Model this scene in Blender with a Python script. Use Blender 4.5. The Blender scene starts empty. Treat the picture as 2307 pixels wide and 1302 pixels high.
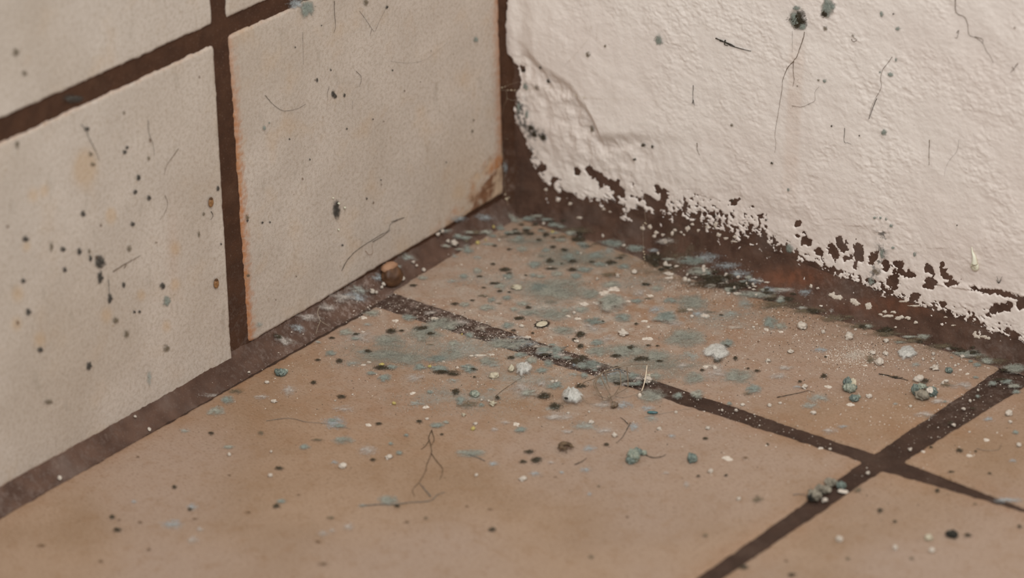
import bpy, bmesh, math, random
import numpy as np
from mathutils import Matrix, Vector

random.seed(7)
RNG = np.random.default_rng(11)
SC = bpy.context.scene
COL = SC.collection

# ------------------------------------------------------------------ camera
W, H = 2307, 1302
F_PX, YAW, PITCH, ROLL = 10263.56, 0.67858, 0.45723, -0.03061
CAM = np.array([0.96408, -1.19659, 0.72446])
_fw = np.array([-math.sin(YAW) * math.cos(PITCH), math.cos(YAW) * math.cos(PITCH), -math.sin(PITCH)])
_r = np.array([math.cos(YAW), math.sin(YAW), 0.0])
_u = np.cross(_r, _fw)
_R = math.cos(ROLL) * _r + math.sin(ROLL) * _u
_U = -math.sin(ROLL) * _r + math.cos(ROLL) * _u
cam = bpy.data.cameras.new('camera')
cam.sensor_width = 36.0
cam.lens = F_PX / W * 36.0
cam.clip_start = 0.02
cam.clip_end = 50
cam.dof.use_dof = True
cam.dof.focus_distance = 1.588
cam.dof.aperture_fstop = 8.6
cam_o = bpy.data.objects.new('camera', cam)
COL.objects.link(cam_o)
M = Matrix([[_R[0], _U[0], -_fw[0], CAM[0]], [_R[1], _U[1], -_fw[1], CAM[1]], [_R[2], _U[2], -_fw[2], CAM[2]], [0, 0, 0, 1]])
cam_o.matrix_world = M
SC.camera = cam_o

# ------------------------------------------------------------------ light and exposure
SC.view_settings.view_transform = 'Standard'
SC.view_settings.look = 'None'
SC.view_settings.gamma = 1.0
SC.view_settings.use_curve_mapping = False
SC.view_settings.exposure = 0.27
wd = bpy.data.worlds.new('room_light')
SC.world = wd
wd.use_nodes = True
wd.node_tree.nodes['Background'].inputs[0].default_value = (0.93, 1.0, 1.035, 1)
wd.node_tree.nodes['Background'].inputs[1].default_value = 0.66
SC.cycles.transparent_max_bounces = 16


def area_light(name, loc, target, size, power, color):
    l = bpy.data.lights.new(name, 'AREA')
    l.shape = 'RECTANGLE'
    l.size, l.size_y = size
    l.energy = power
    l.color = color
    o = bpy.data.objects.new(name, l)
    o.location = loc
    o.rotation_euler = (Vector(target) - Vector(loc)).to_track_quat('-Z', 'Y').to_euler()
    COL.objects.link(o)
    return o


area_light('window_daylight', (1.15, -1.0, 1.75), (0.1, -0.05, 0.03), (1.1, 1.1), 25.0, (0.955, 1.0, 1.02))


# ------------------------------------------------------------------ pixel <-> place
def ray(px, py):
    return _fw + _R * ((px - W / 2) / F_PX) - _U * ((py - H / 2) / F_PX)


def at(px, py, surf='floor', h=0.0):
    """point where the sight line through a pixel meets a surface lifted by h"""
    d = ray(px, py)
    if surf == 'floor':
        t = (h - CAM[2]) / d[2]
    elif surf == 'left':
        t = (h - CAM[0]) / d[0]
    else:
        t = (-h - CAM[1]) / d[1]
    return CAM + d * t


def proj(P):
    v = P - CAM
    z = v @ _fw
    return W / 2 + F_PX * (v @ _R) / z, H / 2 - F_PX * (v @ _U) / z


NRM = {'floor': np.array([0, 0, 1.0]), 'left': np.array([1.0, 0, 0]), 'right': np.array([0, -1.0, 0])}


# ------------------------------------------------------------------ noise
def _hash(i, j, s):
    n = (i * 374761393 + j * 668265263 + s * 982451653) & 0xFFFFFFFF
    n = ((n ^ (n >> 13)) * 1274126177) & 0xFFFFFFFF
    n = n ^ (n >> 16)
    return (n & 0xFFFF) / 65535.0


def vnoise(x, y, s=0):
    x = np.asarray(x, float); y = np.asarray(y, float)
    i = np.floor(x).astype(np.int64); j = np.floor(y).astype(np.int64)
    u = x - i; v = y - j

    def g(a, b):
        th = _hash(i + a, j + b, s) * 2 * np.pi
        return np.cos(th) * (u - a) + np.sin(th) * (v - b)
    fu = u * u * u * (u * (u * 6 - 15) + 10); fv = v * v * v * (v * (v * 6 - 15) + 10)
    n0 = g(0, 0) * (1 - fu) + g(1, 0) * fu
    n1 = g(0, 1) * (1 - fu) + g(1, 1) * fu
    return (n0 * (1 - fv) + n1 * fv) * 1.4


def fbm(x, y, s=0, o=4, gain=0.5):
    t = 0; a = 1.0; f = 1.0
    for k in range(o):
        t = t + a * vnoise(np.asarray(x) * f, np.asarray(y) * f, s + k * 17)
        a *= gain; f *= 2.03
    return t


def worley(x, y, s=0):
    """distance to nearest jittered cell point"""
    x = np.asarray(x, float); y = np.asarray(y, float)
    i = np.floor(x).astype(np.int64); j = np.floor(y).astype(np.int64)
    best = np.full(x.shape, 9.0)
    for a in (-1, 0, 1):
        for b in (-1, 0, 1):
            cx = i + a + _hash(i + a, j + b, s); cy = j + b + _hash(i + a, j + b, s + 5)
            best = np.minimum(best, np.hypot(x - cx, y - cy))
    return best


def sstep(a, b, x):
    t = np.clip((x - a) / (b - a), 0, 1)
    return t * t * (3 - 2 * t)


def polydist(X, Y, pts):
    """distance to a polyline"""
    best = np.full(X.shape, 1e9)
    for (x0, y0), (x1, y1) in zip(pts[:-1], pts[1:]):
        dx, dy = x1 - x0, y1 - y0
        t = np.clip(((X - x0) * dx + (Y - y0) * dy) / (dx * dx + dy * dy + 1e-12), 0, 1)
        best = np.minimum(best, np.hypot(X - x0 - t * dx, Y - y0 - t * dy))
    return best


# ------------------------------------------------------------------ mesh helpers
def make_mesh(name, V, F, mats, smooth=True, attrs=None, mat_idx=None, cols=None):
    V = np.asarray(V, np.float32)
    me = bpy.data.meshes.new(name)
    if isinstance(F, list) and len(F) and not isinstance(F[0], np.ndarray):
        lens = np.array([len(f) for f in F]); loops = np.concatenate([np.asarray(f) for f in F])
    else:
        Fs = F if isinstance(F, list) else [F]
        lens = np.concatenate([np.full(len(f), f.shape[1]) for f in Fs]); loops = np.concatenate([f.ravel() for f in Fs])
    me.vertices.add(len(V)); me.vertices.foreach_set('co', V.ravel())
    me.loops.add(len(loops)); me.loops.foreach_set('vertex_index', loops.astype(np.int32))
    me.polygons.add(len(lens))
    st = np.concatenate([[0], np.cumsum(lens)[:-1]]).astype(np.int32)
    me.polygons.foreach_set('loop_start', st)
    me.polygons.foreach_set('use_smooth', np.full(len(lens), smooth))
    for m in (mats if isinstance(mats, (list, tuple)) else [mats]):
        me.materials.append(m)
    if mat_idx is not None:
        me.polygons.foreach_set('material_index', np.asarray(mat_idx, np.int32))
    for k, a in (attrs or {}).items():
        at_ = me.attributes.new(k, 'FLOAT', 'POINT'); at_.data.foreach_set('value', np.asarray(a, np.float32))
    if cols is not None:
        c = np.ones((len(V), 4), np.float32); c[:, :3] = cols
        ca = me.attributes.new('Col', 'FLOAT_COLOR', 'POINT'); ca.data.foreach_set('color', c.ravel())
    me.update(calc_edges=True)
    return me


def obj(name, me, parent=None, loc=None):
    o = bpy.data.objects.new(name, me)
    COL.objects.link(o)
    if loc is not None:
        o.location = loc
    if parent is not None:
        o.parent = parent
    return o


def tag(o, label, cat, group=None, kind=None):
    o['label'] = label
    o['category'] = cat
    if group:
        o['group'] = group
    if kind:
        o['kind'] = kind
    return o


def structure(o, label, cat):
    o['kind'] = 'structure'; o['label'] = label; o['category'] = cat
    return o


def grid_faces(nu, nv):
    i = np.arange(nu - 1)[:, None] * nv + np.arange(nv - 1)[None, :]
    i = i.ravel()
    return np.stack([i, i + nv, i + nv + 1, i + 1], 1)


_ico = {}


def ico(sub):
    if sub not in _ico:
        bm = bmesh.new(); bmesh.ops.create_icosphere(bm, subdivisions=sub, radius=1.0)
        bm.verts.ensure_lookup_table()
        _ico[sub] = (np.array([v.co[:] for v in bm.verts]), np.array([[v.index for v in f.verts] for f in bm.faces]))
        bm.free()
    return _ico[sub]


def lump_geo(sub, seed, rough=0.25, freq=1.6):
    V, F = ico(sub)
    n = fbm(V[:, 0] * freq + seed * 3.1 + V[:, 2] * 1.3, V[:, 1] * freq - V[:, 2] * 1.7 + seed, seed, 3)
    return V * (1 + rough * n)[:, None], F


def tube_geo(P, R, seg=6):
    """swept tube through points P with radii R, capped"""
    P = np.asarray(P, float); n = len(P)
    R = np.full(n, R) if np.isscalar(R) else np.asarray(R, float)
    T = np.gradient(P, axis=0); T /= np.linalg.norm(T, axis=1)[:, None] + 1e-12
    ref = np.array([0.31, 0.21, 0.93])
    V = []
    for k in range(n):
        a = np.cross(T[k], ref); a /= np.linalg.norm(a) + 1e-12
        b = np.cross(T[k], a)
        for s in range(seg):
            th = 2 * math.pi * s / seg
            V.append(P[k] + R[k] * (a * math.cos(th) + b * math.sin(th)))
    F = []
    for k in range(n - 1):
        for s in range(seg):
            F.append([k * seg + s, k * seg + (s + 1) % seg, (k + 1) * seg + (s + 1) % seg, (k + 1) * seg + s])
    F.append(list(range(seg))[::-1]); F.append([(n - 1) * seg + s for s in range(seg)])
    return np.array(V), F


def smooth_path(P, n=6):
    P = np.asarray(P, float)
    if len(P) < 3:
        return P
    Q = np.vstack([2 * P[0] - P[1], P, 2 * P[-1] - P[-2]])
    out = []
    for k in range(1, len(Q) - 2):
        for t in np.linspace(0, 1, n, endpoint=False):
            a, b, c, d = Q[k - 1], Q[k], Q[k + 1], Q[k + 2]
            out.append(0.5 * (2 * b + (c - a) * t + (2 * a - 5 * b + 4 * c - d) * t * t + (3 * b - a - 3 * c + d) * t ** 3))
    out.append(P[-1])
    return np.array(out)


def join_geo(parts):
    V = []; F = []; o = 0
    for v, f in parts:
        V.append(v); F += [[int(i) + o for i in q] for q in f]; o += len(v)
    return np.vstack(V), F


# ------------------------------------------------------------------ materials
def lin(r, g, b):
    return tuple(((c / 255.0) / 12.92 if c / 255.0 <= 0.04045 else ((c / 255.0 + 0.055) / 1.055) ** 2.4) for c in (r, g, b)) + (1.0,)


class NT:
    def __init__(self, name, rough=0.8, spec=0.25):
        self.m = bpy.data.materials.new(name); self.m.use_nodes = True
        self.t = self.m.node_tree; self.n = self.t.nodes
        self.b = self.n['Principled BSDF']; self.out = self.n['Material Output']
        self.b.inputs['Roughness'].default_value = rough
        self.b.inputs['Specular IOR Level'].default_value = spec
        self.tc = self.n.new('ShaderNodeTexCoord').outputs['Object']

    def link(self, a, b):
        self.t.links.new(a, b)

    def noise(self, scale, detail=3, rough=0.5, vec=None, dist=0.0):
        n = self.n.new('ShaderNodeTexNoise'); n.inputs['Scale'].default_value = scale
        n.inputs['Detail'].default_value = detail; n.inputs['Roughness'].default_value = rough
        n.inputs['Distortion'].default_value = dist
        self.link(vec or self.tc, n.inputs['Vector'])
        return n.outputs['Fac']

    def stretch(self, sx, sy, sz):
        n = self.n.new('ShaderNodeMapping'); n.inputs['Scale'].default_value = (sx, sy, sz)
        self.link(self.tc, n.inputs['Vector'])
        return n.outputs['Vector']

    def attr(self, name, out='Fac'):
        n = self.n.new('ShaderNodeAttribute'); n.attribute_name = name
        return n.outputs[out]

    def rng(self, x, a, b, c=0.0, d=1.0):
        n = self.n.new('ShaderNodeMapRange'); n.interpolation_type = 'SMOOTHSTEP'
        for k, v in zip((1, 2, 3, 4), (a, b, c, d)):
            n.inputs[k].default_value = v
        self.link(x, n.inputs[0])
        return n.outputs[0]

    def math(self, op, a, b):
        n = self.n.new('ShaderNodeMath'); n.operation = op
        for k, v in enumerate((a, b)):
            if isinstance(v, (int, float)):
                n.inputs[k].default_value = v
            else:
                self.link(v, n.inputs[k])
        return n.outputs[0]

    def mix(self, f, a, b, mode='MIX'):
        n = self.n.new('ShaderNodeMix'); n.data_type = 'RGBA'; n.blend_type = mode
        for k, v in ((0, f), (6, a), (7, b)):
            if isinstance(v, (int, float)):
                n.inputs[k].default_value = v
            elif isinstance(v, tuple):
                n.inputs[k].default_value = v
            else:
                self.link(v, n.inputs[k])
        return n.outputs[2]

    def color(self, c):
        self.link(c, self.b.inputs['Base Color'])

    def bump(self, hgt, dist, strength=1.0, prev=None):
        n = self.n.new('ShaderNodeBump'); n.inputs['Distance'].default_value = dist
        n.inputs['Strength'].default_value = strength
        self.link(hgt, n.inputs['Height'])
        if prev is not None:
            self.link(prev, n.inputs['Normal'])
        self.link(n.outputs['Normal'], self.b.inputs['Normal'])
        return n.outputs['Normal']


def mat_wall_tile():
    k = NT('cream_glazed_wall_tile', 0.55, 0.25)
    c = k.mix(k.rng(k.noise(45, 4), 0.3, 0.7), lin(195, 178, 163), lin(185, 168, 153))
    c = k.mix(k.rng(k.noise(14, 2), 0.45, 0.75, 0, 0.5), c, lin(170, 150, 131))
    fine = k.noise(1900, 3, 0.6)
    c = k.mix(k.rng(fine, 0.52, 0.72, 0, 0.5), c, lin(140, 120, 100))
    c = k.mix(k.rng(k.noise(1500, 2, 0.6), 0.6, 0.8, 0, 0.35), c, lin(208, 193, 178))
    c = k.mix(k.rng(k.noise(420, 4, 0.55), 0.63, 0.76, 0, 0.40), c, lin(150, 124, 92))
    c = k.mix(k.rng(k.noise(160, 3, 0.5, k.stretch(1, 1, 0.45)), 0.60, 0.78, 0, 0.35), c, lin(140, 126, 110))
    c = k.mix(k.rng(k.noise(750, 3, 0.6), 0.42, 0.68, 0, 0.38), c, lin(150, 130, 110))
    c = k.mix(k.rng(k.noise(900, 2, 0.6), 0.69, 0.76, 0, 0.5), c, lin(116, 92, 66))
    so = k.attr('stain_rust')
    c = k.mix(k.math('MULTIPLY', so, k.rng(k.noise(700, 4, 0.6), 0.2, 0.6, 0.55, 1.0)), c, lin(168, 112, 74))
    c = k.mix(k.math('MULTIPLY', k.attr('stain_ochre'), 0.30), c, lin(186, 142, 86))
    ch = k.attr('chip')
    cc = k.mix(k.rng(k.noise(110, 4, 0.55), 0.44, 0.60), lin(186, 156, 128), lin(122, 84, 60))
    c = k.mix(ch, c, cc)
    k.color(c)
    hgt = k.math('ADD', k.math('MULTIPLY', k.noise(420, 3, 0.5), 1.0), k.math('MULTIPLY', fine, 0.35))
    k.bump(hgt, 0.00030, 0.55)
    return k.m


def mat_floor_tile():
    k = NT('tan_unglazed_floor_tile', 0.75, 0.2)
    c = k.mix(k.rng(k.noise(22, 3, 0.5), 0.35, 0.65), lin(156, 127, 103), lin(144, 115, 90))
    c = k.mix(k.rng(k.noise(9, 2), 0.40, 0.62, 0, 0.8), c, lin(157, 132, 114))
    c = k.mix(k.math('MULTIPLY', k.attr('stain_rust'), k.rng(k.noise(90, 4, 0.6), 0.35, 0.65, 0.2, 0.8)), c, lin(140, 94, 58))
    c = k.mix(k.math('MULTIPLY', k.attr('bloom'), k.rng(k.noise(170, 5, 0.65), 0.38, 0.66, 0.1, 0.75)), c, lin(170, 156, 141))
    str_ = k.stretch(0.6, 1.3, 1)
    fine = k.noise(1100, 4, 0.7, str_)
    c = k.mix(k.rng(fine, 0.50, 0.70, 0, 0.62), c, lin(104, 74, 50))
    c = k.mix(k.rng(k.noise(1400, 2, 0.65), 0.58, 0.74, 0, 0.45), c, lin(190, 164, 140))
    c = k.mix(k.rng(k.noise(150, 5, 0.7), 0.48, 0.68, 0, 0.32), c, lin(132, 98, 68))
    c = k.mix(k.rng(k.noise(260, 4, 0.6), 0.6, 0.78, 0, 0.35), c, lin(118, 90, 66))
    k.color(c)
    k.bump(k.math('ADD', k.noise(500, 4, 0.6), k.math('MULTIPLY', fine, 0.5)), 0.00025, 0.5)
    return k.m


def mat_grout(name, base, dark, hz, light=0.0):
    k = NT(name, 0.85, 0.2)
    c = k.mix(k.rng(k.noise(120, 4, 0.6), 0.35, 0.65), lin(*base), lin(*dark))
    c = k.mix(k.rng(k.noise(55, 3, 0.6), 0.5, 0.72, 0, 0.55), c, lin(*hz))
    c = k.mix(k.rng(k.noise(1400, 3, 0.6), 0.58, 0.75, 0, 0.35), c, lin(136, 114, 100))
    d = k.attr('dust')
    c = k.mix(k.math('MULTIPLY', d, k.rng(k.noise(480, 5, 0.7), 0.45, 0.68, 0.05, 0.75)), c, lin(146, 126, 114))
    c = k.mix(k.attr('rust'), c, k.mix(k.rng(k.noise(300, 3), 0.4, 0.6), lin(122, 76, 54), lin(100, 64, 46)))
    k.color(c)
    k.bump(k.math('ADD', k.noise(350, 4, 0.6), k.math('MULTIPLY', k.noise(1500, 3, 0.6), 0.4)), 0.0004, 0.6)
    return k.m


def mat_paint():
    k = NT('off_white_wall_paint', 0.5, 0.3)
    c = k.mix(k.rng(k.noise(16, 3, 0.5), 0.35, 0.7), lin(229, 214, 202), lin(222, 205, 193))
    c = k.mix(k.rng(k.noise(300, 4, 0.6), 0.62, 0.8, 0, 0.25), c, lin(196, 176, 160))
    c = k.mix(k.attr('stain_rust'), c, lin(204, 176, 156))
    c = k.mix(k.rng(k.noise(900, 2, 0.5), 0.72, 0.80, 0, 0.45), c, lin(140, 116, 96))
    c = k.mix(k.math('MULTIPLY', k.attr('stain_dark'), k.rng(k.noise(520, 4, 0.6), 0.46, 0.58)), c, lin(66, 62, 56))
    k.color(c)
    hgt = k.math('ADD', k.noise(420, 3, 0.5), k.math('MULTIPLY', k.noise(1200, 2, 0.5), 0.3))
    k.bump(hgt, 0.00045, 0.45)
    return k.m


def mat_film():
    """soft mould felt whose cover thins out to bare ground at the rim"""
    k = NT('mould_felt', 0.95, 0.05)
    col = k.attr('Col', 'Color')
    c = k.mix(k.rng(k.noise(1500, 2, 0.6), 0.5, 0.66, 0, 0.50), col, k.mix(1.0, col, (0.40, 0.42, 0.40, 1), 'MULTIPLY'))
    c = k.mix(k.rng(k.noise(1100, 2, 0.6), 0.56, 0.72, 0, 0.40), c, k.mix(0.5, col, lin(205, 200, 188)))
    k.color(c)
    cov = k.attr('cover')
    a = k.math('SUBTRACT', cov, k.math('MULTIPLY', k.noise(750, 4, 0.65), 0.62))
    k.link(k.rng(a, -0.16, 0.62, 0.0, 0.92), k.b.inputs['Alpha'])
    return k.m


def mat_fuzz():
    k = NT('mould_fuzz', 0.95, 0.05)
    k.color(k.attr('Col', 'Color'))
    return k.m


def mat_plain(name, c1, c2, scale=900, rough=0.8, spec=0.2, bump=0.0002, trans=0.0):
    k = NT(name, rough, spec)
    k.color(k.mix(k.rng(k.noise(scale, 4, 0.6), 0.35, 0.65), lin(*c1), lin(*c2)))
    k.bump(k.noise(scale * 1.3, 3, 0.6), bump, 0.5)
    return k.m


M_WT = mat_wall_tile(); M_FT = mat_floor_tile()
M_GW = mat_grout('dark_brown_wall_grout', (74, 47, 31), (64, 40, 26), (84, 58, 42))
M_GF = mat_grout('dark_brown_floor_grout', (66, 46, 35), (55, 37, 27), (80, 60, 48))
M_GC = mat_grout('brown_cove_grout', (92, 67, 54), (73, 51, 40), (108, 90, 80))
M_PAINT = mat_paint()
M_FILM = mat_film(); M_FUZZ = mat_fuzz()
M_CRUMB = mat_plain('white_paint_flake', (214, 198, 181), (190, 172, 154))
M_CREAM = mat_plain('cream_crumb', (206, 192, 166), (184, 168, 142))
M_YELLOW = mat_plain('yellow_crumb', (196, 176, 110), (176, 152, 92))
M_BROWN = mat_plain('brown_grit', (92, 64, 42), (66, 46, 32))
M_DARK = mat_plain('black_grit', (52, 46, 38), (36, 32, 28))
M_ROOT = mat_plain('dry_brown_fibre', (110, 88, 66), (80, 62, 46))
M_ROOTK = mat_plain('dark_fibre', (66, 58, 48), (46, 40, 34))
M_ROOTG = mat_plain('grey_fibre', (120, 112, 102), (94, 88, 80))
M_LEG = mat_plain('dry_spider_leg', (134, 112, 90), (104, 84, 66), 600, 0.5, 0.4)
M_PALE = mat_plain('pale_straw_leg', (226, 206, 180), (200, 176, 148), 600, 0.4, 0.5)
M_WEB = mat_plain('pale_silk', (196, 178, 150), (166, 148, 122), 900, 0.5, 0.4)
M_PELLET = mat_plain('brown_pellet_shell', (98, 66, 42), (74, 48, 30), 200, 0.55, 0.35)
M_PELLETTOP = mat_plain('tan_pellet_cap', (158, 118, 90), (136, 98, 72), 300, 0.6, 0.3)
M_PEBG = mat_plain('mouldy_green_pebble', (158, 156, 138), (112, 116, 102), 1100)
M_PEBT = mat_plain('mouldy_teal_pebble', (126, 132, 120), (80, 86, 80), 1100)
M_PEBB = mat_plain('grey_brown_pebble', (146, 134, 116), (108, 98, 84), 500)
M_DRIP = mat_plain('ivory_paint_drip', (216, 208, 184), (208, 198, 172), 300, 0.4, 0.5, 0.00005)
M_TEAL = mat_plain('glossy_teal_wing', (62, 104, 102), (44, 74, 76), 700, 0.25, 0.6)
M_PUPA = mat_plain('amber_pupa', (150, 108, 68), (118, 80, 48), 900, 0.4, 0.4)

# ------------------------------------------------------------------ tiles and grout
ZB, XE = 0.00629, 0.00521


def tile(name, surf, quad, mat, parent, res, seed, extra=None, bow=0.00006, rag=0.00035, edge=0.0013):
    """one ceramic tile: a rounded-edged slab on the quad (4 points on the surface, in order)"""
    A, B, C, D = [np.asarray(q, float) for q in quad]
    n = NRM[surf]
    L1 = max(np.linalg.norm(B - A), np.linalg.norm(C - D)); L2 = max(np.linalg.norm(D - A), np.linalg.norm(C - B))
    nu, nv = int(L1 / res) + 2, int(L2 / res) + 2
    e1, e2 = 0.0012 / L1, 0.0012 / L2
    s = np.linspace(-e1, 1 + e1, nu)[:, None, None]; t = np.linspace(-e2, 1 + e2, nv)[None, :, None]
    P = (A * (1 - s) + B * s) * (1 - t) + (D * (1 - s) + C * s) * t
    P = P.reshape(-1, 3)
    ax = {'floor': (0, 1), 'left': (1, 2), 'right': (0, 2)}[surf]
    X, Y = P[:, ax[0]], P[:, ax[1]]
    cen = (A + B + C + D)[[*ax]] / 4
    d = np.full(len(P), 9.0)
    for p, q in ((A, B), (B, C), (C, D), (D, A)):
        p2, q2 = p[[*ax]], q[[*ax]]
        e = (q2 - p2) / np.linalg.norm(q2 - p2); nn = np.array([-e[1], e[0]])
        if (cen - p2) @ nn < 0:
            nn = -nn
        di = (X - p2[0]) * nn[0] + (Y - p2[1]) * nn[1]
        k = 0.0012
        h = np.clip(0.5 + 0.5 * (d - di) / k, 0, 1)
        d = d * (1 - h) + di * h - k * h * (1 - h)
    dd = d + rag * fbm(X * 260, Y * 260, seed, 4) + rag * 0.8 * fbm(X * 60, Y * 60, seed + 3, 2)
    hgt = -0.0035 * np.clip(1 - sstep(-0.0006, edge, dd), 0, 1) ** 1.6
    hgt += bow * fbm(X * 90, Y * 90, seed + 9, 3)
    at_ = {'stain_rust': np.zeros(len(P)), 'stain_ochre': np.zeros(len(P)), 'chip': np.zeros(len(P)), 'bloom': np.zeros(len(P))}
    if extra:
        hgt = extra(P, X, Y, d, hgt, at_)
    V = P + hgt[:, None] * n
    F = grid_faces(nu, nv)
    a, b, c = V[F[0, 0]], V[F[0, 1]], V[F[0, 3]]
    if np.cross(b - a, c - a) @ n < 0:
        F = F[:, ::-1]
    return obj(name, make_mesh(name, V, F, mat, True, at_), parent)


def sheet(name, V, nu, nv, mat, facing, attrs=None, parent=None):
    F = grid_faces(nu, nv)
    V = np.asarray(V).reshape(-1, 3)
    k = F[len(F) // 2]
    if np.cross(V[k[1]] - V[k[0]], V[k[3]] - V[k[0]]) @ np.asarray(facing, float) < 0:
        F = F[:, ::-1]
    return obj(name, make_mesh(name, V, F, mat, True, attrs), parent)


def ext(p, q, length):
    p, q = np.asarray(p), np.asarray(q)
    return p + (q - p) / np.linalg.norm(q - p) * length


def bed(name, surf, u0, u1, v0, v1, depth, mat, label, cat, res=0.0008):
    nu, nv = int((u1 - u0) / res) + 2, int((v1 - v0) / res) + 2
    U_, V_ = np.meshgrid(np.linspace(u0, u1, nu), np.linspace(v0, v1, nv), indexing='ij')
    hh = -depth + 0.00012 * fbm(U_ * 300, V_ * 300, 3, 3)
    if surf == 'floor':
        P = np.stack([U_, V_, hh], -1)
    elif surf == 'left':
        P = np.stack([hh, U_, V_], -1)
    else:
        P = np.stack([U_, -hh, V_], -1)
    px, py = proj(P.reshape(-1, 3))
    dust = np.zeros(len(px))
    if surf == 'floor':
        dust = 0.95 * sstep(1560, 1350, px) * sstep(700, 1000, px) + 0.30 * sstep(1500, 2200, px) * sstep(1000, 880, py) + 0.05
    if surf == 'left':
        dust = 0.25 * sstep(500, 760, py)
    rust = np.zeros(len(px))
    o = sheet(name, P, nu, nv, mat, NRM[surf], {'dust': dust, 'rust': rust})
    return structure(o, label, cat)


floor = bed('floor', 'floor', -0.004, 0.40, -0.34, 0.004, 0.0008, M_GF, 'tan tiled floor with dark brown grout joints and mould', 'floor')
wall_left = bed('wall_left', 'left', -0.36, 0.002, -0.002, 0.24, 0.0008, M_GW, 'left wall of cream tiles with dark brown grout', 'wall')

# floor tiles, corners taken from the photograph and laid on the floor plane
f = lambda x, y: at(x, y, 'floor')
a, b = f(880, 656), f(1971, 1022)
tR, tL = f(2214, 857), f(1060, 540)
top = lambda p, q, yy: p + (q - p) * ((yy - p[1]) / (q[1] - p[1]))
f1 = [a, b, top(b, tR, -0.001), top(a, tL, -0.001)]
a2, b2 = f(846, 687), f(1948, 1037)
f2 = [a2, b2, top(b2, f(1700, 1211), -0.33), top(a2, f(0, 1163), -0.33)]
a3 = f(2031, 1037)
f3 = [a3, ext(a3, f(2248, 1121), 0.17), ext(a3, f(2248, 1121), 0.17) + np.array([0, 0.09, 0]), top(a3, f(2148, 965), -0.001)]
f3[2][1] = -0.001
a4 = f(1985, 1055)
f4 = [a4, ext(a4, f(2307, 1149), 0.18), ext(a4, f(2307, 1149), 0.18) + np.array([0, -0.24, 0]), top(a4, f(1700, 1249), -0.33)]


def floor_stains(P, X, Y, d, hgt, A_):
    px, py = proj(P)
    core = np.exp(-(((px - 1250) / 420) ** 2 + ((py - 720) / 200) ** 2))
    A_['bloom'] = np.clip(core * 1.1, 0, 1)
    A_['stain_rust'] = np.clip(0.75 * np.exp(-(((px - 1500) / 330) ** 2 + ((py - 700) / 120) ** 2)) + 0.45 * np.exp(-(((px - 900) / 420) ** 2 + ((py - 900) / 130) ** 2))
                               + 0.35 * sstep(0.012, 0.0, d) + 0.25 * np.exp(-(((px - 1900) / 300) ** 2 + ((py - 900) / 90) ** 2)), 0, 1)
    return hgt


for q, s_, lb in ((f1, 1, 'corner floor tile carrying the thickest mould'), (f2, 2, 'large front floor tile reaching the bottom of the photo'),
                  (f3, 3, 'floor tile at the right edge beside the painted wall'), (f4, 4, 'front right floor tile below the joint crossing')):
    o = tile('floor_tile', 'floor', q, M_FT, floor, 0.0007, s_ * 31, floor_stains)
    o['label'] = lb

l = lambda x, y: at(x, y, 'left')
tz = lambda p, q, zz: p + (q - p) * ((zz - p[2]) / (q[2] - p[2]))
ty = lambda p, q, yy: p + (q - p) * ((yy - p[1]) / (q[1] - p[1]))
tA_bl, tA_tl = l(562, 776), l(516, 80)
tA_tr = ty(tA_tl, l(640, 24), -0.0028); tA_br = ty(tA_bl, l(1020, 507), -0.0034)
tA = [tA_bl, tA_br, tA_tr, tA_tl]
tB_br, tB_tr = l(526, 818), l(484, 98)
tB = [ty(tB_br, l(0, 1102), -0.33), tB_br, tB_tr, ty(tB_tr, l(0, 322), -0.33)]
tC_br = l(481, 57)
tC = [ty(tC_br, l(0, 272), -0.33), tC_br, tC_br + np.array([0, -0.001, 0.09]), ty(tC_br, l(0, 272), -0.33) + np.array([0, 0, 0.09])]
tD_bl = l(511, 43)
tD = [tD_bl, ty(tD_bl, l(636, -11), -0.003), ty(tD_bl, l(636, -11), -0.003) + np.array([0, 0, 0.09]), tD_bl + np.array([0, 0.0005, 0.09])]


def stain_A(P, X, Y, d, hgt, A_):
    px, py = proj(P)
    ragg = 10 * fbm(X * 500, Y * 500, 4, 3)
    eL = px - (516 + (py - 80) * 46 / 696)
    A_['stain_rust'] = np.clip(sstep(24, 2, eL + 0.9 * ragg) ** 1.5 * (0.35 + 0.65 * sstep(80, 350, py)) * 0.85
                               + 0.75 * sstep(26, 2, 1128 + 0.02 * py - px + ragg * 0.6) * sstep(1000, 1050, px)
                               + 0.28 * sstep(0.0016, 0.0002, d + 0.0006 * fbm(X * 500, Y * 500, 8, 3)), 0, 1)
    A_['stain_ochre'] = 0.7 * np.clip(fbm(X * 70, Y * 70, 21, 3) - 0.15, 0, 1) + 0.6 * np.exp(-(((px - 1070) / 70) ** 2 + ((py - 420) / 110) ** 2))
    dist = polydist(px, py, [(1150, 335), (1105, 372), (1075, 405), (1068, 440), (1052, 470), (1010, 500), (960, 530)])
    side = (px - 1068) * 0.62 + (py - 440) * 0.55
    sd = np.where(side > 0, dist, -dist) + 26 * fbm(X * 200, Y * 200, 77, 4)
    ch = sstep(-9, 16, sd) * sstep(980, 1010, px)
    A_['chip'] = ch
    tip = ch * 0.00015
    A_['stain_rust'] = np.clip(A_['stain_rust'] + 0.75 * sstep(20, 0, dist + 12 * fbm(X * 260, Y * 260, 78, 3)) * sstep(960, 1020, px) * np.clip(0.5 + 1.4 * fbm(X * 120, Y * 120, 79, 2), 0, 1) + 1.2 * np.exp(-(((px - 1128) / 16) ** 2 + ((py - 380) / 22) ** 2)), 0, 1)
    return hgt - tip + 0.00025 * ch * fbm(X * 300, Y * 300, 99, 3)


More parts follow.
